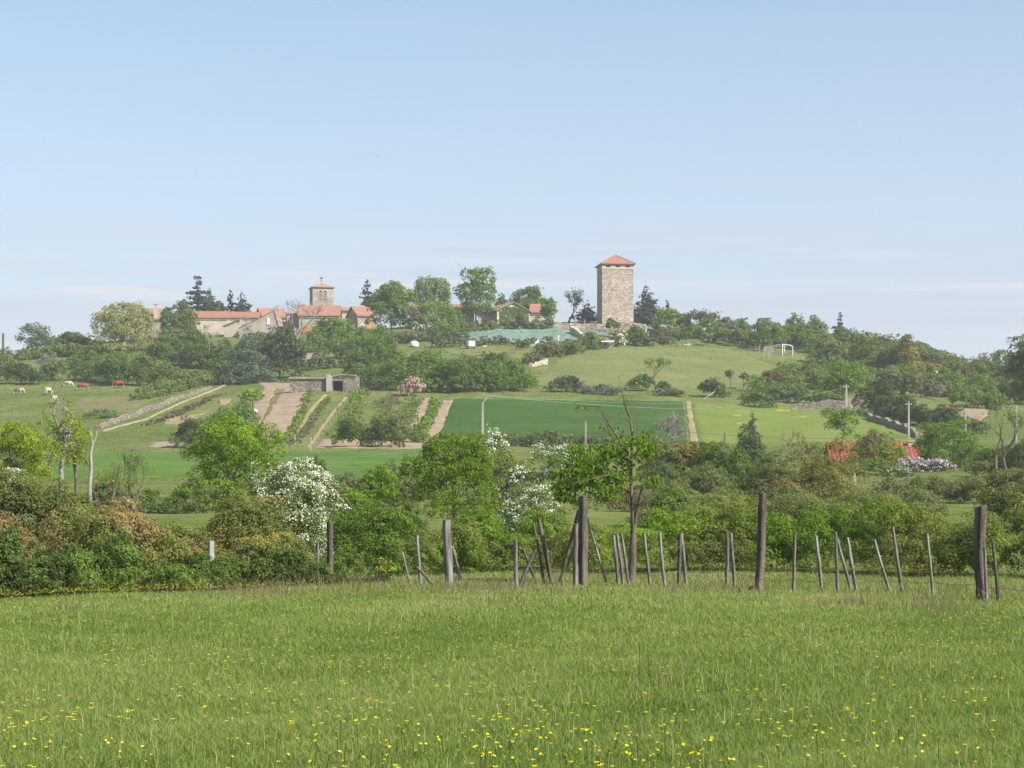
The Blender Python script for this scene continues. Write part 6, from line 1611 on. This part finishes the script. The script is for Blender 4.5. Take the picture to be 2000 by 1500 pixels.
# fallen rail and a black stone at the foot of the tallest post
def fallen():
    Y = 49.5; a = np.array([px(814, Y), Y, pz(1108, Y)]); b = np.array([px(850, Y), Y - .3, pz(1146, Y)]); o = np.array([b[0], b[1], float(gz(b[0], b[1]))])
    tag(link('fallen_rail', tubes('fallen_rail', [(a - o, (a + b) / 2 - o + np.array([0, 0, .03]), .035, .04), ((a + b) / 2 - o + np.array([0, 0, .03]), b - o, .04, .035)], M_POSTD, 7), None, tuple(o)), 'broken dark rail slipping down from the slim upright stake', 'rail')
fallen()
def stone(label, u, v, w, mat):
    Y = 6600 / (v - HV); r = w / F * Y / 2; bm = bmesh.new(); bmesh.ops.create_icosphere(bm, subdivisions=3, radius=r)
    for q in bm.verts: q.co *= 1 + .18 * math.sin(q.co.x * 17 + 1) * math.sin(q.co.y * 13) + .1 * math.sin(q.co.z * 23); q.co.z *= .75
    me = bpy.data.meshes.new('field_stone'); bm.to_mesh(me); bm.free(); me.materials.append(mat)
    tag(link('field_stone', me, None, (px(u, Y), Y, float(gz(px(u, Y), Y)) + r * .45)), label, 'stone')
stone('dark stone at the foot of the tallest square post', 1471, 1153, 17, M_DARK)

# wires between the posts
def strand(label, pts, z):
    P = []
    for (u, Y) in pts: x = px(u, Y); P.append(np.array([x, Y - .06, float(gz(x, Y)) + z + rf.normal(0, .03)]))
    segs = []
    for a, b in zip(P[:-1], P[1:]):
        for k in range(4):
            t0, t1 = k / 4, (k + 1) / 4
            q = lambda t: a * (1 - t) + b * t - np.array([0, 0, .05 * 4 * t * (1 - t)])
            segs.append((q(t0), q(t1), .0055, .0055))
    o = P[len(P) // 2]
    segs = [(a - o, b - o, r, s) for a, b, r, s in segs]
    tag(link('wire_strand', tubes('wire_strand', segs, M_RUST, 4), None, tuple(o)), label, 'wire')
M_RUST = noisy('rusty_wire', (.10, .07, .05), (.2, .14, .10), 4)
right = [(1481, 45.8), (1550, 44.6), (1605, 44.2), (1636, 44.3), (1674, 44.6), (1737, 44.6), (1763, 44), (1822, 42.9), (1916, 40.2), (1950, 39.8), (2080, 39)]
mid = [(1138, 48.5), (1218, 49.6), (1270, 48.5), (1327, 49.2), (1421, 49.2), (1481, 45.8)]
strand('lower rusty wire along the right half of the fence', right, .30); strand('upper rusty wire along the right half of the fence', right, .55)
strand('lower rusty wire from the stout post to the tallest post', mid, .35); strand('upper rusty wire from the stout post to the tallest post', mid, .95)

# ---------------------------------------------------------------- meadow grass
def grass_mat(name, stops):
    m, nt = new_mat(name)
    at = N(nt, 'ShaderNodeAttribute', attribute_name='tint')
    r = ramp(nt, at.outputs['Fac'], stops)
    d = N(nt, 'ShaderNodeBsdfDiffuse'); t = N(nt, 'ShaderNodeBsdfTranslucent')
    L(nt, r.outputs[0], d.inputs['Color']); L(nt, r.outputs[0], t.inputs['Color'])
    mx = N(nt, 'ShaderNodeMixShader'); mx.inputs[0].default_value = .38
    L(nt, d.outputs[0], mx.inputs[1]); L(nt, t.outputs[0], mx.inputs[2])
    o = N(nt, 'ShaderNodeOutputMaterial'); L(nt, mx.outputs[0], o.inputs[0])
    return m
def vnoise(x, y, seed):
    r = np.random.default_rng(seed); s = 0
    for k in range(7):
        a = r.uniform(0, 6.28); f = .25 * 1.6 ** k; s = s + np.sin((x * math.cos(a) + y * math.sin(a)) * f + r.uniform(0, 6.28)) / (1 + .35 * k)
    return s / 2.2
def blades(name, x, y, h, w, tint, mat, rng, bend=.35, kind_label=None):
    n = len(x); z = gz(x, y)
    a = rng.uniform(0, 2 * math.pi, n); ca, sa = np.cos(a), np.sin(a)
    la = rng.uniform(0, 2 * math.pi, n); lb = h * bend * rng.uniform(.2, 1.4, n)
    lx, ly = np.cos(la) * lb, np.sin(la) * lb
    B = np.stack([x, y, z - .02], -1)
    M = np.stack([x + lx * .3, y + ly * .3, z + h * .55], -1)
    T = np.stack([x + lx, y + ly, z + h * rng.uniform(.85, 1.0, n)], -1)
    W = np.stack([ca * w / 2, sa * w / 2, 0 * w], -1)
    v = np.stack([B - W, B + W, M - W * .75, M + W * .75, T], 1).reshape(-1, 3)
    i = np.arange(n)[:, None] * 5
    q = i + np.array([[0, 1, 3, 2]]); t = i + np.array([[2, 3, 4]])
    tq = np.concatenate([tint, tint])
    me = mesh_np(name, v, [q, t], mat, tq)
    return tag(link(name, me), kind='stuff')
def scatter(n, y0, y1, rng, power=2.0, side=1.3, pad=3.5):
    """positions over the meadow, denser near the camera"""
    u = rng.random(n)
    if power == 2.0: y = 1 / (1 / y0 + u * (1 / y1 - 1 / y0))
    else: y = y0 + u * (y1 - y0)
    hw = y * .25 * side + pad
    return rng.uniform(-1, 1, n) * hw, y
M_GRASS = grass_mat('meadow_grass', [(0.0, (.080, .135, .025)), (.35, (.170, .245, .052)), (.65, (.275, .332, .088)), (.9, (.38, .40, .16)), (1.0, (.44, .40, .21))])
M_STRAW = grass_mat('dry_stalks', [(0.0, (.12, .092, .045)), (.5, (.25, .195, .105)), (1.0, (.40, .33, .19))])
rg = np.random.default_rng(21)
def meadow():
    n = 2000000
    x, y = scatter(n, 11.0, 62.0, rg)
    big = vnoise(x, y, 3); med = vnoise(x * 4, y * 4, 4)
    keep = rg.random(n) < np.clip(.85 + .3 * med, .3, 1)
    x, y, big, med = x[keep], y[keep], big[keep], med[keep]; n = len(x)
    h = np.clip(.066 + .02 * big + .03 * med + rg.normal(0, .022, n), .025, .2)
    w = (.0028 + y * .00022) * rg.uniform(.7, 1.4, n)
    dry = np.clip((y - 30) / 16, 0, 1)
    tint = np.clip(.46 + .11 * big + .11 * med + rg.normal(0, .13, n) + .14 * dry * rg.random(n) + (rg.random(n) < .05 + .05 * dry) * .4, 0, 1)
    blades('meadow_grass', x, y, h, w, tint, M_GRASS, rg, .75)
    # taller flowering stalks
    n = 11000; x, y = scatter(n, 11, 48, rg); 
    k = rg.random(n) < np.clip(.4 + .4 * vnoise(x * 2, y * 2, 9), 0, 1); x, y = x[k], y[k]; n = len(x)
    blades('tall_grass', x, y, rg.uniform(.12, .28, n), (.003 + y * .00022), np.clip(rg.normal(.72, .15, n), 0, 1), M_GRASS, rg, .25)
    # dry stalks, thick along the fence and in scattered tufts
    n = 44000; x = rg.uniform(-19, 19, n); y = rg.uniform(34, 61, n)
    fl = np.interp(CX + F * x / y, [-200, 0, 600, 880, 1010, 1200, 1480, 1700, 1950, 2200], [41.5, 42.5, 48, 51, 47, 49.5, 46, 44.5, 40, 39])
    d = y - fl
    dens_ = np.exp(-np.abs(d - .3) / 1.0) * .9 * (vnoise(x * 2.2, y * 2.2, 15) > -.25) + .07 * (vnoise(x * 1.5, y * 1.5, 12) > .75) + .25 * ((d > 0) & (d < 15) & (x > 0.2))
    k = (rg.random(n) < dens_) & (np.abs(x) < y * .33 + 3); x, y, d = x[k], y[k], d[k]; n = len(x)
    blades('dry_grass', x, y, np.clip(rg.normal(.20, .09, n) + .13 * (np.abs(d) < .8), .05, .5), rg.uniform(.006, .012, n), np.clip(rg.normal(.36, .22, n), 0, 1), M_STRAW, rg, 1.0)
    # tufts of last year's stalks out in the meadow
    for (u, v, r, m_) in [(140, 1200, .25, 60), (510, 1165, .8, 420), (330, 1158, .5, 160), (935, 1150, .9, 420), (700, 1150, .9, 300), (860, 1165, .8, 200), (1655, 1190, .45, 240), (1820, 1195, .5, 220), (1050, 1160, .8, 320), (1330, 1160, .8, 260), (1295, 1350, .12, 26), (950, 1185, .6, 120), (1440, 1165, .6, 160), (1005, 1180, .2, 40), (1750, 1180, .5, 120), (590, 1160, .7, 160)]:
        Y = 6600 / (v - HV); xs = px(u, Y) + rg.normal(0, r, m_); ys = Y + rg.normal(0, r * 1.2, m_)
        TX.append(xs); TY.append(ys)
    x = np.concatenate(TX); y = np.concatenate(TY); n = len(x)
    blades('dry_stalks', x, y, np.clip(rg.normal(.33, .12, n), .1, .65), rg.uniform(.005, .010, n), np.clip(rg.normal(.42, .25, n), 0, 1), M_STRAW, rg, .8)
TX, TY = [], []
meadow()

# ---------------------------------------------------------------- buttercups
M_CUP = leaf_mat('buttercup_yellow', (.62, .44, .012), (.88, .70, .03), .3, vary=.2)
M_STEM = grass_mat('flower_stem', [(0, (.06, .11, .02)), (1, (.10, .17, .03))])
def cup_geo(r, rng):
    """five cupped petals and a tuft of stamens"""
    V, Fc = [], []
    for k in range(5):
        a = 2 * math.pi * k / 5; i = len(V)
        c, s = math.cos(a), math.sin(a)
        P = lambda f, l, z: (r * (f * c - l * s), r * (f * s + l * c), r * z)
        V += [P(.05, 0, 0), P(.6, -.42, .18), P(1.0, -.28, .45), P(1.05, .28, .45), P(.6, .42, .18)]
        Fc.append((i, i + 1, i + 2, i + 3, i + 4))
    i = len(V); V += [(.2 * r, 0, .35 * r), (-.1 * r, .17 * r, .35 * r), (-.1 * r, -.17 * r, .35 * r), (0, 0, .05 * r)]
    Fc += [(i, i + 1, i + 2)]
    return V, Fc
def buttercups():
    rng = np.random.default_rng(33)
    V, Fc = cup_geo(.0105, rng)
    protos = []
    for k in range(5):
        h = .12 + .025 * k; tx, ty = rng.normal(0, .35, 2); lx, ly = rng.normal(0, .03, 2)
        R = Matrix.Rotation(tx, 4, 'X') @ Matrix.Rotation(ty, 4, 'Y')
        me = bpy.data.meshes.new('buttercup')
        VV = [tuple(R @ Vector(v) + Vector((lx, ly, h))) for v in V]; n0 = len(VV)
        w = .0022
        VV += [(-w, 0, -.02), (w, 0, -.02), (lx * .4 + w, ly * .4, h * .6), (lx * .4 - w, ly * .4, h * .6), (lx + w, ly, h), (lx - w, ly, h)]
        FF = Fc + [(n0, n0 + 1, n0 + 2, n0 + 3), (n0 + 3, n0 + 2, n0 + 4, n0 + 5)]
        me.from_pydata(VV, [], FF); me.materials.append(M_CUP); me.materials.append(M_STEM)
        me.polygons.foreach_set('material_index', [0] * len(Fc) + [1, 1]); me.update()
        a = me.attributes.new('tint', 'FLOAT', 'FACE'); a.data.foreach_set('value', np.full(len(FF), .3 + .12 * k, np.float32))
        protos.append(me)
    # where the photo shows them: loose drifts, thickest low in the frame
    spots = []
    drifts = [(800, 1470, 260, 34, 95), (1030, 1450, 60, 30, 30), (60, 1395, 70, 30, 26), (650, 1440, 130, 30, 40), (240, 1290, 40, 18, 16), (440, 1285, 55, 9, 18), (700, 1288, 90, 10, 22), (180, 1410, 90, 30, 20), (520, 1360, 140, 22, 34),
              (1130, 1300, 160, 16, 22), (1570, 1245, 160, 16, 22), (1230, 1395, 90, 30, 20), (1560, 1390, 120, 25, 20), (1800, 1330, 130, 40, 18), (1480, 1430, 120, 25, 20), (1650, 1470, 150, 22, 18), (1880, 1440, 90, 35, 16), (900, 1360, 120, 25, 14), (150, 1470, 120, 20, 26), (1250, 1480, 150, 16, 22), (1100, 1480, 120, 14, 30), (1320, 1215, 120, 16, 14), (960, 1420, 100, 25, 20)]
    for (u, v, su, sv, n) in drifts:
        for _ in range(n):
            q = (u + rng.normal(0, su), v + rng.normal(0, sv))
            if -30 < q[0] < 2030 and 1175 < q[1] < 1530: spots.append(q)
    for _ in range(130): spots.append((rng.uniform(0, 2000), 1180 + 320 * rng.random() ** .8))
    spots.sort(key=lambda q: -q[1])
    rest = []
    vis = 0
    for (u, v) in spots:
        Y = (CAMZ - .17) * F / (v - HV); x = px(u, Y)
        if vis < 296 and v < 1496 and 4 < u < 1996:
            o = bpy.data.objects.new('buttercup', protos[int(rng.integers(5))]); COL.objects.link(o)
            o.location = (x, Y, float(gz(x, Y))); s = rng.uniform(.85, 1.25); o.scale = (s, s, rng.uniform(.85, 1.15)); o.rotation_euler = (0, 0, rng.uniform(0, 6.28))
            tag(o, 'yellow buttercup in flower in the meadow grass', 'flower', 'buttercups in the meadow'); vis += 1
        else: rest.append((x, Y))
    # far ones and those at the hedge foot, too many and too small to count
    for _ in range(380):
        u = rng.uniform(-20, 420) if rng.random() < .6 else rng.uniform(300, 640); Y = np.interp(u, [0, 640], [41.0, 47.0]) - abs(rng.normal(0, 1.2)); rest.append((px(u, Y), Y))
    for _ in range(420):
        Y = rng.uniform(22, 40); rest.append((rng.uniform(-.27, .27) * Y, Y))
    P, q = [], []
    for (x, Y) in rest:
        V1 = np.array(V) * rng.uniform(1.3, 1.9) + np.array([x, Y, float(gz(x, Y)) + rng.uniform(.12, .22)]); q += [tuple(i + len(P) for i in f) for f in Fc]; P += [tuple(v) for v in V1]
    # yellow drift behind the right fence
    for _ in range(700):
        u = rng.uniform(1600, 1900) if rng.random() < .85 else rng.uniform(1480, 1960); Y = rng.uniform(52, 60); x = px(u, Y)
        V1 = np.array(V) * rng.uniform(.9, 1.5) + np.array([x, Y, float(gz(x, Y)) + rng.uniform(.2, .4)]); q += [tuple(i + len(P) for i in f) for f in Fc]; P += [tuple(v) for v in V1]
    me = bpy.data.meshes.new('far_buttercups'); me.from_pydata(P, [], q); me.materials.append(M_CUP); me.update()
    at_ = me.attributes.new('tint', 'FLOAT', 'FACE'); at_.data.foreach_set('value', np.random.default_rng(3).uniform(.6, 1, len(q)).astype(np.float32))
    tag(link('far_buttercups', me), kind='stuff')
buttercups()

# ---------------------------------------------------------------- rough growth over the hillside fields
def hill_growth():
    r = np.random.default_rng(77)
    n = 90000
    u = r.uniform(-150, 2150, n); v = r.uniform(640, 985, n)
    X, Y, Z = unproj(u, v, 3)
    big = vnoise(X * .25, Y * .25, 41); fine = vnoise(X * .9, Y * .9, 42)
    crop = (u > 845) & (u < 1345) & (v > 780) & (v < 868)
    soil = ((u > 480) & (u < 610) & (v > 750) & (v < 862) & (np.abs(u - (580 - (v - 757) * .62)) < 26)) | ((u > 820) & (u < 886) & (v > 782) & (v < 872))
    keep = (r.random(n) < np.clip(.42 + .45 * fine, .08, 1)) & (Y > 70) & (Y < 540) & (Z - gz(X, Y) < .5)
    keep &= np.where(crop, r.random(n) < .04, True) & np.where(soil, r.random(n) < .05, True)
    X, Y, Z, big, fine = X[keep], Y[keep], Z[keep], big[keep], fine[keep]; m = len(X)
    k = 3
    X = np.repeat(X, k) + r.normal(0, .25, m * k); Y = np.repeat(Y, k) + r.normal(0, .5, m * k); big = np.repeat(big, k); fine = np.repeat(fine, k)
    s = np.maximum(.14, Y / 2048 * 1.25) * r.uniform(.5, 1.3, m * k)
    P = np.stack([X, Y, gz(X, Y) + s * .32], -1)
    Nn = np.stack([r.normal(0, .5, m * k), r.normal(-.5, .5, m * k), r.uniform(.5, 1.2, m * k)], -1)
    tint = np.clip(.45 + .22 * big + .12 * fine + r.normal(0, .16, m * k), 0, 1)
    mt = leaf_mat('hill_growth', (.046, .078, .020), (.145, .160, .050), .3, third=(.25, .21, .105), vary=0)
    me = leaves('rough_grass', P, Nn, s, r, mt, .5, tint)
    tag(link('rough_grass', me), kind='stuff')
hill_growth()
